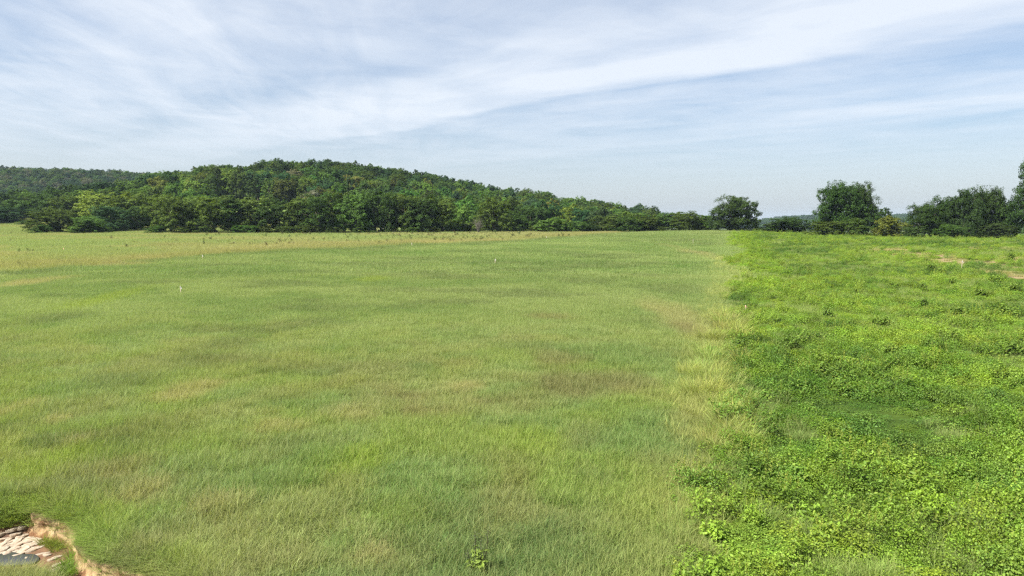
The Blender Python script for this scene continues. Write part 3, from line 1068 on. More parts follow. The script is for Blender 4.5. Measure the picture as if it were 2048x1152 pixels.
k = inview(x, y, 5) & (weed_side(x, y) > wander(x, y)) & ((fbm(x / 5, y / 5, 631, 3) > 0.50) | (bare(x, y) > 0.3) & (rw.uniform(0, 1, len(x)) > 0.75))
x, y = x[k], y[k]
cw = lerp(lerp(weed_color(x, y), C_PALE, 0.55), C_TAN, 0.8 * bare(x, y))
put('weed_cover', C_NEAR, x, y, cw, 0.9, 1.3, 6, rw, zs=1.2 - 0.6 * bare(x, y), kind='stuff', label='coarse grass growing among the weeds of the right field', category='grass')
print('weed grass', len(x))


# ------------------------------------------------------------------ trees
def make_tree(name, seed, H=12.0, W=11.0, style='skirt', lobes=11, clumps=26, leaves=34, leaf=0.42):
    r = np.random.default_rng(seed)
    if style == 'skirt':
        cz, rz_ = 0.50 * H, 0.50 * H
    elif style == 'open':
        cz, rz_ = 0.60 * H, 0.42 * H
    elif style == 'tall':
        cz, rz_ = 0.55 * H, 0.46 * H
    else:
        cz, rz_ = 0.5 * H, 0.5 * H
    A = Acc()
    T = Acc()
    top = np.array([r.normal(0, 0.04) * W, r.normal(0, 0.04) * W, 0.62 * H])
    tr = 0.022 * H
    V, q = tube([(0, 0, -0.4), (0.02 * W, 0, 0.15 * H), top * np.array([.6, .6, .6]), top], [tr * 1.5, tr, tr * .75, tr * .35], 8)
    T.add(V, q)
    centers = []
    golden = 2.39996
    base = {'skirt': 0.10, 'open': 0.17, 'tall': 0.16}[style]
    for i in range(lobes):
        f = (i + 0.5) / lobes
        f = base + (0.86 - base) * f + r.normal(0, 0.03)               # height of the lobe
        an = i * golden + r.uniform(-0.6, 0.6)
        g = (f - 0.42) / 0.58 if f > 0.42 else (f - 0.42) / (0.9 if style == 'skirt' else 0.52)
        rr = math.sqrt(max(0.02, 1 - g * g))
        k = r.uniform(0.60, 0.78) if i % 4 else r.uniform(0.2, 0.45)
        c = np.array([math.cos(an) * rr * 0.5 * W * k, math.sin(an) * rr * 0.5 * W * k, f * H])
        lr = r.uniform(0.14, 0.225) * W
        centers.append((c, lr))
        mid = (c + np.array([0, 0, 0.2 * H + 0.3 * c[2]])) / 2 * np.array([0.8, 0.8, 1])
        st = np.array([0, 0, min(0.12 * H + 0.2 * c[2], 0.5 * H)])
        V, q = tube([st, mid, c], [tr * 0.5, tr * 0.32, tr * 0.12], 5)
        T.add(V, q)
    centers += [(np.array([0, 0, 0.55 * H]), 0.24 * W), (np.array([0, 0, 0.32 * H]), 0.24 * W), (np.array([0, 0, 0.76 * H]), 0.17 * W)]
    for (c, lr) in centers:
        d = norm(r.normal(size=(clumps, 3)) + np.array([0, 0, 0.25]))
        cl = c + d * lr * r.uniform(0.55, 1.0, (clumps, 1)) * np.array([1, 1, 0.85])
        ok = cl[:, 2] > 0.03 * H
        cl = cl[ok]; d = d[ok]
        cr = lr * r.uniform(0.20, 0.36, len(cl))
        n = leaves
        off = r.normal(size=(len(cl), n, 3)); off = off / (np.linalg.norm(off, axis=2, keepdims=True)) * r.uniform(0.35, 1.0, (len(cl), n, 1))
        P = cl[:, None, :] + off * cr[:, None, None] * np.array([1.05, 1.05, 0.95])
        Nn = 0.55 * d[:, None, :] + 0.5 * off + np.array([0, 0, 0.45]) + r.normal(0, 0.35, P.shape)
        P = P.reshape(-1, 3); Nn = Nn.reshape(-1, 3)
        cl_b = np.repeat(r.uniform(0.15, 0.85, len(cl)), n)
        rn = np.clip(cl_b + r.normal(0, 0.22, len(P)), 0, 1)
        V, t = leaf_cards(P, Nn, leaf * r.uniform(0.6, 1.3, len(P)), r, 0.7, 0.12)
        A.add(V, t, np.repeat(rn, 2))
    return A.mesh(name + '_crown', [M_TREE]), T.mesh(name + '_trunk', [M_BARK])


PROTO = {}
PROTO['skirt'] = [make_tree('hedge_tree', 100 + i, 12, 11, 'skirt', lobes=18 + i % 4, clumps=20, leaves=36, leaf=0.33) for i in range(6)]
PROTO['open'] = [make_tree('wood_tree', 200 + i, 12, 10, 'open', lobes=17 + i % 3, clumps=18, leaves=32, leaf=0.35) for i in range(5)]
PROTO['tall'] = [make_tree('tall_tree', 300 + i, 12, 7.5, 'tall', lobes=15, clumps=18, leaves=24) for i in range(2)]
PROTO['hero'] = [make_tree('oak_tree', 400 + i, 14, 14, 'open' if i != 1 else 'skirt', lobes=30, clumps=30, leaves=34, leaf=0.34) for i in range(3)]
PROTO['far'] = [make_tree('far_tree', 500 + i, 12, 11, 'skirt', lobes=6, clumps=12, leaves=14, leaf=0.95) for i in range(3)]


def tree(name, kind, idx, x, y, h, wdt, color, rz, label, group=None, z=None, H0=12.0, W0=None):
    crown, trunk = PROTO[kind][idx % len(PROTO[kind])]
    W0 = {'skirt': 11.0, 'open': 10.0, 'tall': 7.5, 'hero': 14.0, 'far': 11.0}[kind]
    H0 = 14.0 if kind == 'hero' else 12.0
    e = bpy.data.objects.new(name, None)
    e.empty_display_size = 0.5
    ROOT.objects.link(e)
    e.location = (x, y, (g1(x, y) if z is None else z) - 0.1)
    e.rotation_euler = (0, 0, rz)
    e.scale = (wdt / W0, wdt / W0, h / H0)
    e['label'] = label; e['category'] = 'tree'
    if group:
        e['group'] = group
    obj('crown', crown, e, color=color)
    obj('trunk', trunk, e)
    return e


T_DARK = (0.036, 0.066, 0.015)
T_MID = (0.054, 0.100, 0.022)
T_FRESH = (0.080, 0.140, 0.028)
T_YEL = (0.115, 0.155, 0.028)
T_OLIVE = (0.064, 0.096, 0.019)
T_GREY = (0.11, 0.12, 0.07)
T_BLUE = (0.038, 0.078, 0.030)
CNAME = {T_DARK: 'dark green', T_MID: 'mid green', T_FRESH: 'fresh green', T_YEL: 'yellow-green', T_OLIVE: 'olive green', T_GREY: 'greyish', T_BLUE: 'bluish green'}


def top_tree(px, ytop, wpx, d, **kw):
    """ground point and size of a tree from its top and its distance"""
    u = (px - 1024.0) / F
    yy = d / math.sqrt(1 + u * u) if kw.get('radial') else d
    x = u * yy
    z = g1(x, yy)
    ztop = CAMZ + (HORIZON - ytop) / F * yy * 1.0
    return x, yy, max(ztop - z, 2.0), wpx * yy / F


ordn = lambda n: '%d%s' % (n, 'th' if n % 100 in (11, 12, 13) else {1: 'st', 2: 'nd', 3: 'rd'}.get(n % 10, 'th'))
rt = random.Random(3)
# front hedgerow below the hill, left to right: px, top, width, distance, colour
HEDGE = [(8, 412, 90, 300, T_BLUE), (48, 400, 80, 320, T_MID), (98, 398, 80, 310, T_DARK), (118, 420, 95, 226, T_OLIVE), (150, 396, 90, 290, T_OLIVE), (183, 432, 70, 222, T_MID), (214, 386, 110, 270, T_YEL),
         (222, 412, 75, 236, T_BLUE), (252, 398, 85, 262, T_OLIVE), (270, 414, 60, 246, T_DARK), (305, 392, 90, 262, T_OLIVE), (346, 390, 92, 224, T_OLIVE), (385, 402, 70, 238, T_DARK), (432, 393, 95, 226, T_OLIVE),
         (470, 398, 80, 228, T_DARK), (515, 396, 85, 232, T_OLIVE), (556, 402, 75, 228, T_DARK), (598, 398, 80, 232, T_OLIVE), (640, 392, 85, 226, T_DARK), (676, 384, 80, 236, T_OLIVE), (716, 388, 85, 228, T_MID),
         (752, 386, 80, 236, T_DARK), (778, 390, 50, 230, T_DARK), (806, 388, 85, 234, T_OLIVE), (846, 394, 80, 232, T_DARK), (884, 396, 85, 236, T_OLIVE), (924, 414, 60, 250, T_FRESH), (988, 398, 70, 236, T_OLIVE),
         (1028, 424, 60, 250, T_DARK), (1060, 412, 70, 262, T_DARK), (1104, 436, 62, 238, T_FRESH), (1150, 442, 58, 240, T_MID), (1212, 432, 66, 246, T_OLIVE), (1258, 434, 66, 240, T_DARK), (1300, 430, 66, 242, T_OLIVE),
         (1342, 424, 64, 244, T_MID), (1376, 424, 66, 240, T_OLIVE), (1412, 430, 60, 242, T_MID)]
for i, (px, yt, wp, d, c) in enumerate(HEDGE):
    x, yy, h, wd = top_tree(px, yt, wp, d)
    col = tuple(v * q_ for v, q_ in zip(c, [rt.uniform(0.9, 1.4)] * 3))
    where = 'below the wooded hill' if px < 1080 else 'between hill and lone tree'
    size = 'tall' if h > 13 else ('low' if h < 8 else 'rounded')
    tree('hedgerow_tree', 'skirt', i * 5 + 1, x, yy, h * 1.08, wd * 1.12, col, rt.uniform(0, 6.28),
         '%s %s hedgerow tree %s, %s from the left' % (size, CNAME[c], where, ordn(i + 1)), 'trees of the hedgerow beyond the field')
# low undergrowth bushes along the hedgerow foot
UNDER = [(95, 447, 50, 221), (160, 450, 45, 219), (205, 452, 40, 224), (238, 455, 36, 236), (268, 453, 40, 250), (318, 450, 44, 220), (372, 452, 40, 220), (410, 450, 46, 222), (492, 448, 46, 222), (538, 449, 46, 224), (578, 450, 40, 222),
         (622, 449, 46, 222), (662, 452, 40, 222), (730, 452, 44, 224), (822, 452, 44, 228), (866, 454, 40, 230), (908, 452, 44, 236), (940, 444, 50, 244), (1020, 452, 44, 240), (1072, 450, 40, 242), (1128, 456, 34, 238), (1180, 448, 46, 242),
         (1236, 454, 36, 238), (1280, 456, 34, 238), (1322, 454, 36, 240), (1400, 452, 36, 238), (20, 448, 60, 300), (66, 446, 50, 292), (300, 447, 44, 282)]
for i, (px, yt, wp, d) in enumerate(UNDER):
    x, yy, h, wd = top_tree(px, yt, wp, d)
    c = rt.choice([T_MID, T_FRESH, T_OLIVE, T_DARK])
    b = tree('hedgerow_bush', 'skirt', i * 3 + 2, x, yy, h, wd * 1.15, tuple(v * rt.uniform(0.85, 1.1) for v in c), rt.uniform(0, 6.28),
             '%s bush at the foot of the hedgerow, %s bush from the left' % (CNAME[c], ordn(i + 1)), 'bushes at the foot of the hedgerow')
    b['category'] = 'bush'

# trees right of the field
RIGHT = [('lone_tree', 'hero', 1, 1468, 394, 96, 232, T_DARK, 'large round lone tree standing where the two fields meet the horizon'),
         ('dark_tree', 'skirt', 2, 1580, 432, 84, 215, T_DARK, 'low dark tree between the lone round tree and the tall oak'),
         ('dark_tree', 'skirt', 4, 1548, 442, 50, 218, T_DARK, 'small sloping dark tree just right of the lone round tree'),
         ('oak_tree', 'hero', 0, 1672, 366, 92, 205, T_DARK, 'tall dark oak, left half of the big pair above the right field'),
         ('oak_tree', 'hero', 2, 1715, 372, 72, 207, T_DARK, 'tall dark oak, right half of the big pair above the right field'),
         ('oak_tree', 'open', 1, 1752, 410, 52, 200, T_DARK, 'shorter dark tree tucked against the right side of the oak pair'),
         ('field_bush', 'skirt', 0, 1648, 440, 70, 190, T_OLIVE, 'broad olive bush at the left foot of the tall oak pair'),
         ('field_bush', 'skirt', 3, 1700, 436, 66, 188, T_OLIVE, 'broad green bush at the middle foot of the tall oak pair'),
         ('field_bush', 'skirt', 5, 1778, 432, 64, 186, T_YEL, 'yellow-green bush right of the tall oak pair'),
         ('field_bush', 'skirt', 1, 1822, 452, 46, 180, T_MID, 'small low bush between yellow-green bush and right tree group'),
         ('group_tree', 'hero', 0, 1846, 406, 70, 188, T_DARK, 'leftmost rounded tree of the dark group at the right edge'),
         ('group_tree', 'hero', 2, 1882, 398, 66, 192, T_DARK, 'second tree of the dark group at the right edge'),
         ('group_tree', 'hero', 1, 1926, 380, 72, 186, T_DARK, 'left of the two tallest crowns in the dark right group'),
         ('group_tree', 'hero', 0, 1968, 376, 78, 188, T_DARK, 'right of the two tallest crowns in the dark right group'),
         ('group_tree', 'skirt', 4, 2006, 400, 58, 184, T_DARK, 'shorter dark tree between the tall pair and the edge tree'),
         ('edge_tree', 'hero', 2, 2068, 330, 95, 176, T_DARK, 'very tall dark tree cut off by the right edge'),
         ('field_bush', 'skirt', 2, 1900, 446, 60, 178, T_MID, 'dark bush under the left side of the right tree group'),
         ('field_bush', 'skirt', 0, 1990, 444, 64, 176, T_DARK, 'dark bush under the right side of the right tree group'),
         ('field_bush', 'skirt', 3, 1520, 456, 40, 228, T_MID, 'low green bush directly right of the lone round tree')]
for i, (nm, kd, ix, px, yt, wp, d, c, lab) in enumerate(RIGHT):
    x, yy, h, wd = top_tree(px, yt, wp, d)
    o = tree(nm, kd, ix, x, yy, h * (1.04 if kd == 'hero' else 1.02), wd * (0.98 if kd == 'hero' else 1.1), tuple(v * rt.uniform(0.92, 1.12) for v in c), i * 1.3 + 0.4, lab)
    if 'bush' in nm:
        o['category'] = 'bush'

# wood on the hill: every crown of its own
rh = np.random.default_rng(41)
cand = []
x, y = jgrid(-430, 130, 268, 560, 9.5, rh, 0.36)
for xx, yy in zip(x, y):
    px = 1024 + F * xx / yy
    if px < 330 - (yy - 300) * 0.35 or px > 1310:
        continue
    hx = float(np.interp(xx, HILL_X, HILL_H))
    if hx < 1.0 and yy > 300:
        continue
    if 430 < px < 625 and yy < 352:          # pasture on the hillside stays open
        if not (yy > 345 and rh.uniform() < 0.06):
            continue
    if yy > 508:
        continue
    if px < 380 and yy < 330:
        continue
    z = g1(xx, yy)
    h = rh.uniform(10, 15.5) * float(np.interp(px, [980, 1240, 1310], [1.0, 0.7, 0.5]))
    ytop = HORIZON - (z + h - CAMZ) * F / yy
    if yy < 330 and ytop > 402 and px < 900:
        continue
    cand.append((yy, xx, z, h, px, ytop))
cand.sort()
print('hill candidates', len(cand))
CH = [T_DARK, T_MID, T_MID, T_FRESH, T_FRESH, T_OLIVE, T_YEL, T_BLUE, T_BLUE]
MAXI = 300
vis = cand[:MAXI]; rest = cand[MAXI:]
for i, (yy, xx, z, h, px, ytop) in enumerate(vis):
    c = CH[int(rh.integers(0, len(CH)))]
    if rh.uniform() < 0.012:
        c = T_GREY
    tallt = rh.uniform() < 0.10
    if px < 420:
        where = 'on the left shoulder of the hill'
    elif px < 760:
        where = 'high on the middle of the hill' if yy > 430 else 'on the hill around the pasture'
    elif px < 960:
        where = 'on the right flank of the hill'
    else:
        where = 'at the right foot of the hill'
    kd = 'tall' if tallt else ('open' if rh.uniform() < 0.6 else 'skirt')
    hh = h * (1.18 if tallt else 1.0)
    tree('hill_tree', kd, int(rh.integers(0, 9)), xx, yy, hh, rh.uniform(10.5, 15) * (0.62 if tallt else 1.0), tuple(v * rh.uniform(1.0, 1.35) for v in c), rh.uniform(0, 6.28),
         '%s %s tree %s' % (CNAME[c], 'slender' if tallt else 'round-crowned', where), 'trees of the wood on the hill', z=z)

# more distant woods: one mass each
def woods(name, x, y, hmin, hmax, wmin, wmax, pal, r, label, kind_='far'):
    W0 = 11.0 if kind_ == 'far' else 10.0
    z = ground(x, y) - 0.3
    h = r.uniform(hmin, hmax, len(x)); wd = r.uniform(wmin, wmax, len(x))
    pal = np.array(pal)
    col = pal[r.integers(0, len(pal), len(x))] * r.uniform(0.8, 1.25, (len(x), 1))
    coll = proto_collection(name + '_crowns', [p[0] for p in PROTO[kind_]])
    scatter(name, coll, np.stack([x, y, z], 1), r.uniform(0, 6.28, len(x)), np.stack([wd / W0, wd / W0, h / 12.0], 1), col, r.integers(0, len(PROTO[kind_]), len(x)), kind='stuff', label=label, category='wood')
    print(name, len(x))


if rest:
    ra = np.array(rest)
    woods('hilltop_wood', ra[:, 1], ra[:, 0], 10, 15.5, 10.5, 15, [T_DARK, T_MID, T_FRESH, T_OLIVE, T_BLUE], rh, 'far crowns of the wood behind the crest of the hill', 'open')
x, y = jgrid(-800, -120, 600, 930, 10.5, rh, 0.4)
k = (np.abs(x) < 0.80 * y + 20) & (1024 + F * x / y < 420)
woods('ridge_wood', x[k], y[k], 10, 16, 11, 16, [T_DARK, T_MID, T_BLUE, T_BLUE, T_FRESH, T_OLIVE, T_GREY], rh, 'wood covering the low ridge left of the hill', 'open')
x, y = jgrid(-330, -150, 330, 590, 10, rh, 0.4)
px = 1024 + F * x / y
k = (px < 335) & (px > -60)
woods('valley_wood', x[k], y[k], 10, 15, 10, 15, [T_DARK, T_MID, T_BLUE, T_FRESH, T_OLIVE], rh, 'trees in the dip between hedgerow and left ridge', 'open')
x, y = jgrid(-100, 1900, 1450, 2150, 19, rh, 0.4)
k = (1024 + F * x / y > 1120) & (1024 + F * x / y < 2140)
woods('far_wood', x[k], y[k], 12, 18, 18, 26, [T_DARK, T_MID, T_BLUE], rh, 'far blue wooded hills on the horizon', 'far')

# ------------------------------------------------------------------ dead shrub in the hedgerow
def dead_shrub(name, x, y, h, wd, label):
    r = np.random.default_rng(77)
    A = Acc()
    for i in range(26):
        a = r.uniform(0, 6.28); l = r.uniform(0.5, 1.0)
        e = np.array([math.cos(a) * wd / 2 * r.uniform(.2, 1), math.sin(a) * wd / 2 * r.uniform(.2, 1), h * l])
        m_ = e * np.array([.4, .4, .55])
        V, q = tube([(0, 0, -.1), m_, e], [0.09, 0.06, 0.02], 4); A.add(V, q)
        for k in range(7):
            t = r.uniform(0.4, 1); b = m_ + (e - m_) * (t - .4) / .6
            e2 = b + r.normal(0, 0.14, 3) * h + np.array([0, 0, 0.1 * h])
            V, q = tube([b, e2], [0.035, 0.012], 3); A.add(V, q)
    o = obj(name, None, loc=(x, y, g1(x, y)), label=label, category='shrub')
    obj('branches', A.mesh('dead_branches', [M_DEADWOOD]), o)


x, yy, h, wd = top_tree(957, 438, 22, 228)
dead_shrub('dead_shrub', x, yy, h, wd, 'grey leafless dead shrub in front of the hedgerow')


# ------------------------------------------------------------------ survey stakes
def stake_mesh(h):
    w_, t_ = 0.040, 0.016
    V = [(-w_, -t_, -0.1), (w_, -t_, -0.1), (w_, t_, -0.1), (-w_, t_, -0.1), (-w_, -t_, h * .95), (w_, -t_, h * .95), (w_, t_, h * .95), (-w_, t_, h * .95), (0, -t_, h), (0, t_, h)]
    q = [(0, 1, 5, 4), (1, 2, 6, 5), (2, 3, 7, 6), (3, 0, 4, 7), (5, 6, 9, 8), (7, 4, 8, 9)]
    t = [(4, 5, 8), (6, 7, 9)]
    return mesh_np('stake', np.array(V), [np.array(q), np.array(t)], M_WOOD)


def ribbon_mesh(h, seed):
    r = np.random.default_rng(seed)
    A = Acc()
    z = h * 0.86
    w_, t_ = 0.045, 0.020
    for za in (0, 1):
        pass
    V = []
    for zz in (z - 0.05, z + 0.05):
        V += [(-w_, -t_, zz), (w_, -t_, zz), (w_, t_, zz), (-w_, t_, zz)]
    q = [(0, 1, 5, 4), (1, 2, 6, 5), (2, 3, 7, 6), (3, 0, 4, 7)]
    A.add(np.array(V, float), np.array(q))
    for s_ in (0.3, 1.4):
        n = 6
        c = np.array([[w_ + 0.018 * k, -t_ - 0.008 * k * s_, z - 0.03 * k * (0.6 + s_ * .4) + 0.01 * r.normal()] for k in range(n)])
        up = np.array([0.0, 0.01, 0.03])
        V = np.vstack([c - up, c + up])
        q = np.array([(k, k + 1, n + k + 1, n + k) for k in range(n - 1)])
        A.add(V, q)
    return A


STAKES = [(362, 589, 13, 0, 'white flagged survey stake standing in the grass at left, the nearest on that side'),
          (405, 521, 9, 0, 'small white survey stake in the left field near the dry strip'),
          (127, 504, 6, 1, 'tiny white stake in the dry strip at far left'),
          (824, 494, 7, 0, 'white survey stake on the edge of the dry strip below the hedgerow'),
          (990, 529, 9, 0, 'white survey stake in mid field with a dark tuft at its foot'),
          (1386, 490, 10, 0, 'white survey stake far off near the lone tree'),
          (1491, 626, 11, 1, 'survey stake with white and pink flagging on the edge of the weedy field'),
          (1923, 541, 18, 0, 'tall pale wooden survey stake among the weeds of the right field'),
          (1093, 479, 5, 0, 'tiny white stake at the right end of the dry strip')]
for i, (px, py, hp, rib, lab) in enumerate(STAKES):
    x, y = at(px, py)
    h = hp * y / F + 0.22
    h = min(max(h, 0.6), 1.6)
    e = obj('survey_stake', None, loc=(x, y, g1(x, y)), rot=(random.uniform(-.05, .05), random.uniform(-.06, .06), random.uniform(-.5, .5)), label=lab, category='stake', group='survey stakes in the fields')
    obj('stake', stake_mesh(h), e)
    obj('ribbon', ribbon_mesh(h, i).mesh('ribbon', [M_RIBBON2 if rib else M_RIBBON]), e)


# ------------------------------------------------------------------ single plants one can pick out
def tall_weed_mesh(name, seed, h=1.0, stems=4):
    r = np.random.default_rng(seed)
    A = Acc()
    for i in range(stems):
        le = r.normal(0, 0.16, 2) * h; hh = h * r.uniform(0.65, 1)
        b = np.array([r.normal(0, .08), r.normal(0, .08), -.05])
        V, q = tube([b, b + np.array([le[0] * .4, le[1] * .4, hh * .5]), b + np.array([le[0], le[1], hh])], [.014, .01, .004], 4)
        A.add(V, q, np.full(len(q), .1), None, 1)
        k = 46
        t = r.uniform(0.15, 1, k)
        an = r.uniform(0, 6.28, k)
        rad = 0.03 + 0.13 * np.sin(np.clip(t, 0, 1) * 2.6) * r.uniform(.4, 1, k)
        P = b + np.stack([le[0] * t + np.cos(an) * rad, le[1] * t + np.sin(an) * rad, hh * t], 1)
        V, tr = leaf_cards(P, np.stack([np.cos(an) * .6, np.sin(an) * .6, np.full(k, .7)], 1) + r.normal(0, .3, (k, 3)), 0.12 * r.uniform(.6, 1.2, k), r, 0.36, 0.08)
        A.add(V, tr, np.repeat(r.uniform(0, 1, k), 2))
    return A.mesh(name, [M_LEAF, M_STEM])


tw = [tall_weed_mesh('tall_weed', 600 + i, 1.0, 3 + i % 3) for i in range(5)]
rp_ = random.Random(9)
cnt = 0
LOOSE = [(40, 508, 8), (57, 505, 7), (66, 506, 6), (38, 533, 7), (115, 524, 4), (129, 526, 4), (216, 499, 6), (220, 499, 6), (222, 480, 8), (270, 488, 6), (187, 490, 5), (20, 470, 6), (22, 485, 4), (95, 474, 4), (254, 497, 7), (330, 478, 7), (265, 500, 4)]
for i in range(210):
    px = rp_.choice([rp_.gauss(700, 170), rp_.uniform(380, 1180), rp_.gauss(560, 110), rp_.gauss(900, 100)])
    if px < 330 or px > 1190:
        continue
    lo = np.interp(px, [330, 700, 1000, 1190], [470, 468, 470, 468]); hi = np.interp(px, [330, 560, 700, 1000, 1190], [490, 498, 492, 483, 472])
    py = rp_.uniform(lo, hi)
    LOOSE.append((px, py, rp_.uniform(3.5, 7.5)))
for px, py, hp in LOOSE:
    x, y = at(px, py)
    h = hp * y / F + 0.25
    if y > 300:
        continue
    o = obj('tall_weed', tw[cnt % 5], loc=(x, y, g1(x, y)), rot=(0, 0, rp_.uniform(0, 6.28)), scale=(h * rp_.uniform(1.1, 2.0), h * rp_.uniform(1.1, 2.0), h * rp_.uniform(0.8, 1.5)), color=rp_.choice([(0.05, 0.075, 0.018), (0.075, 0.085, 0.024), (0.05, 0.08, 0.02), (0.085, 0.065, 0.03)]),
            label='dark upright weed standing in the dry strip below the hedgerow' if px > 300 else 'dark upright weed standing in the dry grass at far left', category='weed', group='dark weeds in the dry strip')
    cnt += 1
print('tall weeds', cnt)

bush_m = [weed_upright('leafy_weed', 16, 0.9, 0.15, np.random.default_rng(700 + i), 0.0) for i in range(4)]
BUSHES = [(1862, 545, 20), (1885, 550, 18), (1785, 580, 18), (1710, 592, 16), (1770, 545, 10), (1825, 535, 12), (1930, 500, 9), (2020, 520, 16), (2030, 590, 26), (1960, 600, 28), (1990, 570, 20), (1845, 585, 20), (1905, 575, 20), (1655, 640, 26), (1580, 700, 30),
          (1480, 705, 28), (1700, 620, 22), (1845, 620, 26), (2010, 640, 34), (1920, 640, 28), (1760, 660, 30), (1665, 600, 14), (1740, 540, 9), (1560, 655, 20), (1895, 690, 36), (1780, 720, 34), (1650, 760, 36), (2020, 720, 40), (1555, 520, 8), (1640, 505, 7), (1700, 515, 8)]
for i, (px, py, hp) in enumerate(BUSHES):
    x, y = at(px, py)
    h = min(hp * y / F, 1.5) + 0.1
    c = rp_.choice([(0.10, 0.165, 0.026), (0.12, 0.19, 0.028), (0.14, 0.215, 0.03)])
    obj('leafy_weed', bush_m[i % 4], loc=(x, y, g1(x, y)), rot=(0, 0, rp_.uniform(0, 6.28)), scale=(h * 1.25, h * 1.25, h), color=c, label='bushy dark leafy weed among lighter weeds of the right field', category='weed', group='bushy weeds of the right field')

# yellow-green tall grass clumps on the border of the two fields
def clump_mesh(name, seed):
    r = np.random.default_rng(seed)
    n = 200
    A = Acc()
    rr = 0.42 * np.sqrt(r.uniform(0, 1, n)); th = r.uniform(0, 6.283, n)
    P = np.stack([rr * np.cos(th), rr * np.sin(th), np.full(n, -.03)], 1)
    V, q = blades(P, th + r.normal(0, 0.8, n), r.uniform(0.5, 1.25, n), r.uniform(0.012, 0.026, n), r.uniform(0.05, 0.35, n), r.uniform(0.1, 0.7, n), r, 4)
    A.add(V, q, np.repeat(r.uniform(0, 1, n), 4), np.repeat((r.uniform(0, 1, n) > .6) * r.uniform(.2, 1, n), 4))
    return A.mesh(name, [M_GRASS])


cm = [clump_mesh('tall_grass_clump', 800 + i) for i in range(5)]
rc = random.Random(21)
CL = []
for k in range(90):
    py = rc.uniform(640, 895)
    c0 = np.interp(py, [640, 700, 720, 800, 890], [1455, 1440, 1435, 1432, 1455])
    if 690 < py < 712:
        continue
    CL.append((rc.gauss(c0, 24), py))
CL += [(rc.gauss(1466, 9), rc.uniform(545, 640)) for k in range(18)] + [(rc.gauss(1440 - k * 2, 22), 885 + k * 8) for k in range(18)]
for i, (px, py) in enumerate(CL):
    x, y = at(px, py)
    s_ = rc.uniform(0.75, 1.15) * float(np.interp(py, [540, 640, 700, 890, 1020], [0.6, 1.05, 1.0, 0.72, 0.42]))
    o = obj('tall_grass_clump', cm[i % 5], loc=(x, y, g1(x, y)), rot=(0, 0, rc.uniform(0, 6.28)), scale=(s_ * 1.2, s_ * 1.2, s_), color=tuple(v * rc.uniform(0.85, 1.15) for v in (0.27, 0.32, 0.08)),
            label='tall yellow-green grass clump between hay field and weeds', category='grass clump', group='tall grass clumps on the field border')

# grass tufts growing in the gully
GT = [(92, 1088, 0.5), (104, 1094, 0.45), (120, 1090, 0.5), (136, 1084, 0.55), (150, 1082, 0.5), (112, 1102, 0.4), (128, 1096, .4), (140, 1150, 0.7), (146, 1128, 0.6), (152, 1112, 0.5), (158, 1100, 0.45), (134, 1140, 0.6), (128, 1152, .5)]
for px, py, s_ in GT:
    x, y = at_bed(px, py)
    obj('grass_tuft', cm[rc.randrange(5)], loc=(x, y, g1(x, y)), rot=(0, 0, rc.uniform(0, 6.28)), scale=(s_ * .8, s_ * .8, s_ * .55), color=(0.17, 0.22, 0.035) if py < 1110 else (0.13, 0.23, 0.025),
        label='yellow-green grass tuft growing in the mud below the soil bank' if py < 1110 else 'bright green grass tuft at the foot of the nearer soil bank', category='grass tuft', group='grass tufts in the gully')

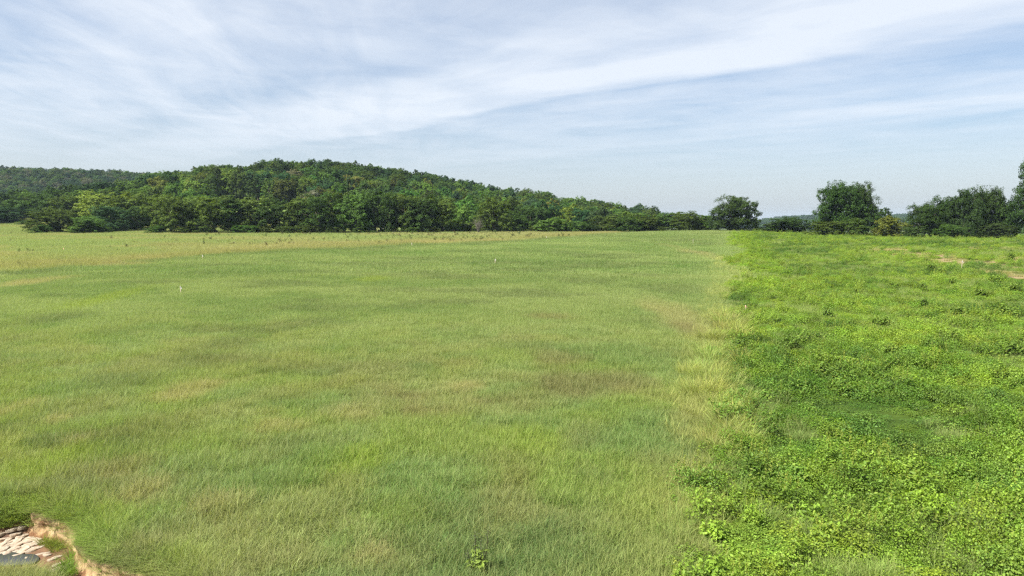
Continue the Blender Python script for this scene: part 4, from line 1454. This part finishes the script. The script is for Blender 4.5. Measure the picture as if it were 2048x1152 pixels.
# dark stemmed weed at the bottom centre
def big_weed():
    x, y = at(958, 1150)
    r = np.random.default_rng(91)
    e = obj('stemmed_weed', None, loc=(x, y, g1(x, y)), label='tall dark-stemmed weed with bright lower leaves at the bottom edge of the hay field', category='weed')
    S = Acc(); Lv = Acc(); Sd = Acc()
    for sx, sy, h in [(-0.07, 0.02, 1.0), (0.04, 0.0, 0.86), (0.17, 0.03, 1.05), (-0.2, -0.02, 0.6), (0.1, -.08, 0.7)]:
        V, q = tube([(sx * .3, sy * .3, -.05), (sx, sy, h * .5), (sx * 1.3, sy, h)], [.013, .010, .005], 5)
        S.add(V, q)
        k = 34
        t = r.uniform(0.12, 0.62, k); an = r.uniform(0, 6.28, k); rad = 0.05 + 0.08 * r.uniform(0, 1, k)
        P = np.stack([sx * t * 1.5 + np.cos(an) * rad, sy + np.sin(an) * rad, h * t], 1)
        V, tr = leaf_cards(P, np.stack([np.cos(an) * .5, np.sin(an) * .5, np.full(k, .8)], 1) + r.normal(0, .25, (k, 3)), 0.17 * r.uniform(.6, 1.2, k), r, 0.32, 0.08)
        Lv.add(V, tr, np.repeat(r.uniform(0, 1, k), 2))
        k = 60
        t = r.uniform(0.62, 1.05, k); an = r.uniform(0, 6.28, k); rad = 0.10 * r.uniform(0, 1, k)
        P = np.stack([sx * 1.2 + np.cos(an) * rad, sy + np.sin(an) * rad, h * t], 1)
        V, tr = leaf_cards(P, r.normal(size=(k, 3)), 0.042 * np.ones(k), r, 0.5, 0.1)
        Sd.add(V, tr, np.repeat(r.uniform(0, 1, k), 2))
    obj('stem', S.mesh('weed_stems', [M_STEM]), e)
    obj('leaf', Lv.mesh('weed_leaves', [M_LEAF]), e, color=(0.17, 0.24, 0.04), kind='stuff')
    obj('seed_head', Sd.mesh('weed_seed', [M_LEAF]), e, color=(0.075, 0.085, 0.045), kind='stuff')


big_weed()

# ------------------------------------------------------------------ haze
def haze():
    x0, x1, y0, y1, z0, z1 = -EXT - 60, EXT + 60, -660, EXT + 60, float(zf.min()) - 1.2, 112.0
    V = np.array([(x0, y0, z0), (x1, y0, z0), (x1, y1, z0), (x0, y1, z0), (x0, y0, z1), (x1, y0, z1), (x1, y1, z1), (x0, y1, z1)])
    q = np.array([(0, 3, 2, 1), (4, 5, 6, 7), (0, 1, 5, 4), (1, 2, 6, 5), (2, 3, 7, 6), (3, 0, 4, 7)])
    m, nt = new_mat('haze_air')
    out = nt.nodes.new('ShaderNodeOutputMaterial')
    v = nt.nodes.new('ShaderNodeVolumePrincipled')
    v.inputs['Color'].default_value = (0.62, 0.80, 1.0, 1)
    v.inputs['Density'].default_value = 0.00006
    v.inputs['Anisotropy'].default_value = 0.0
    nt.links.new(v.outputs[0], out.inputs['Volume'])
    obj('haze', mesh_np('haze', V, q, m), kind='stuff')


haze()

# things alike in every way are told apart by their place, counted from the left of the picture
bylab = {}
for o in scene.objects:
    if o.parent is None and 'label' in o and o.get('kind') is None:
        bylab.setdefault(o['label'], []).append(o)
for lab, os_ in bylab.items():
    if len(os_) > 1:
        os_.sort(key=lambda o: o.location.x / max(o.location.y, 1.0))
        for i, o in enumerate(os_):
            o['label'] = '%s, %s from the left' % (lab, ordn(i + 1))
print('ground z range', zf.min(), zf.max(), 'verts', len(zf))
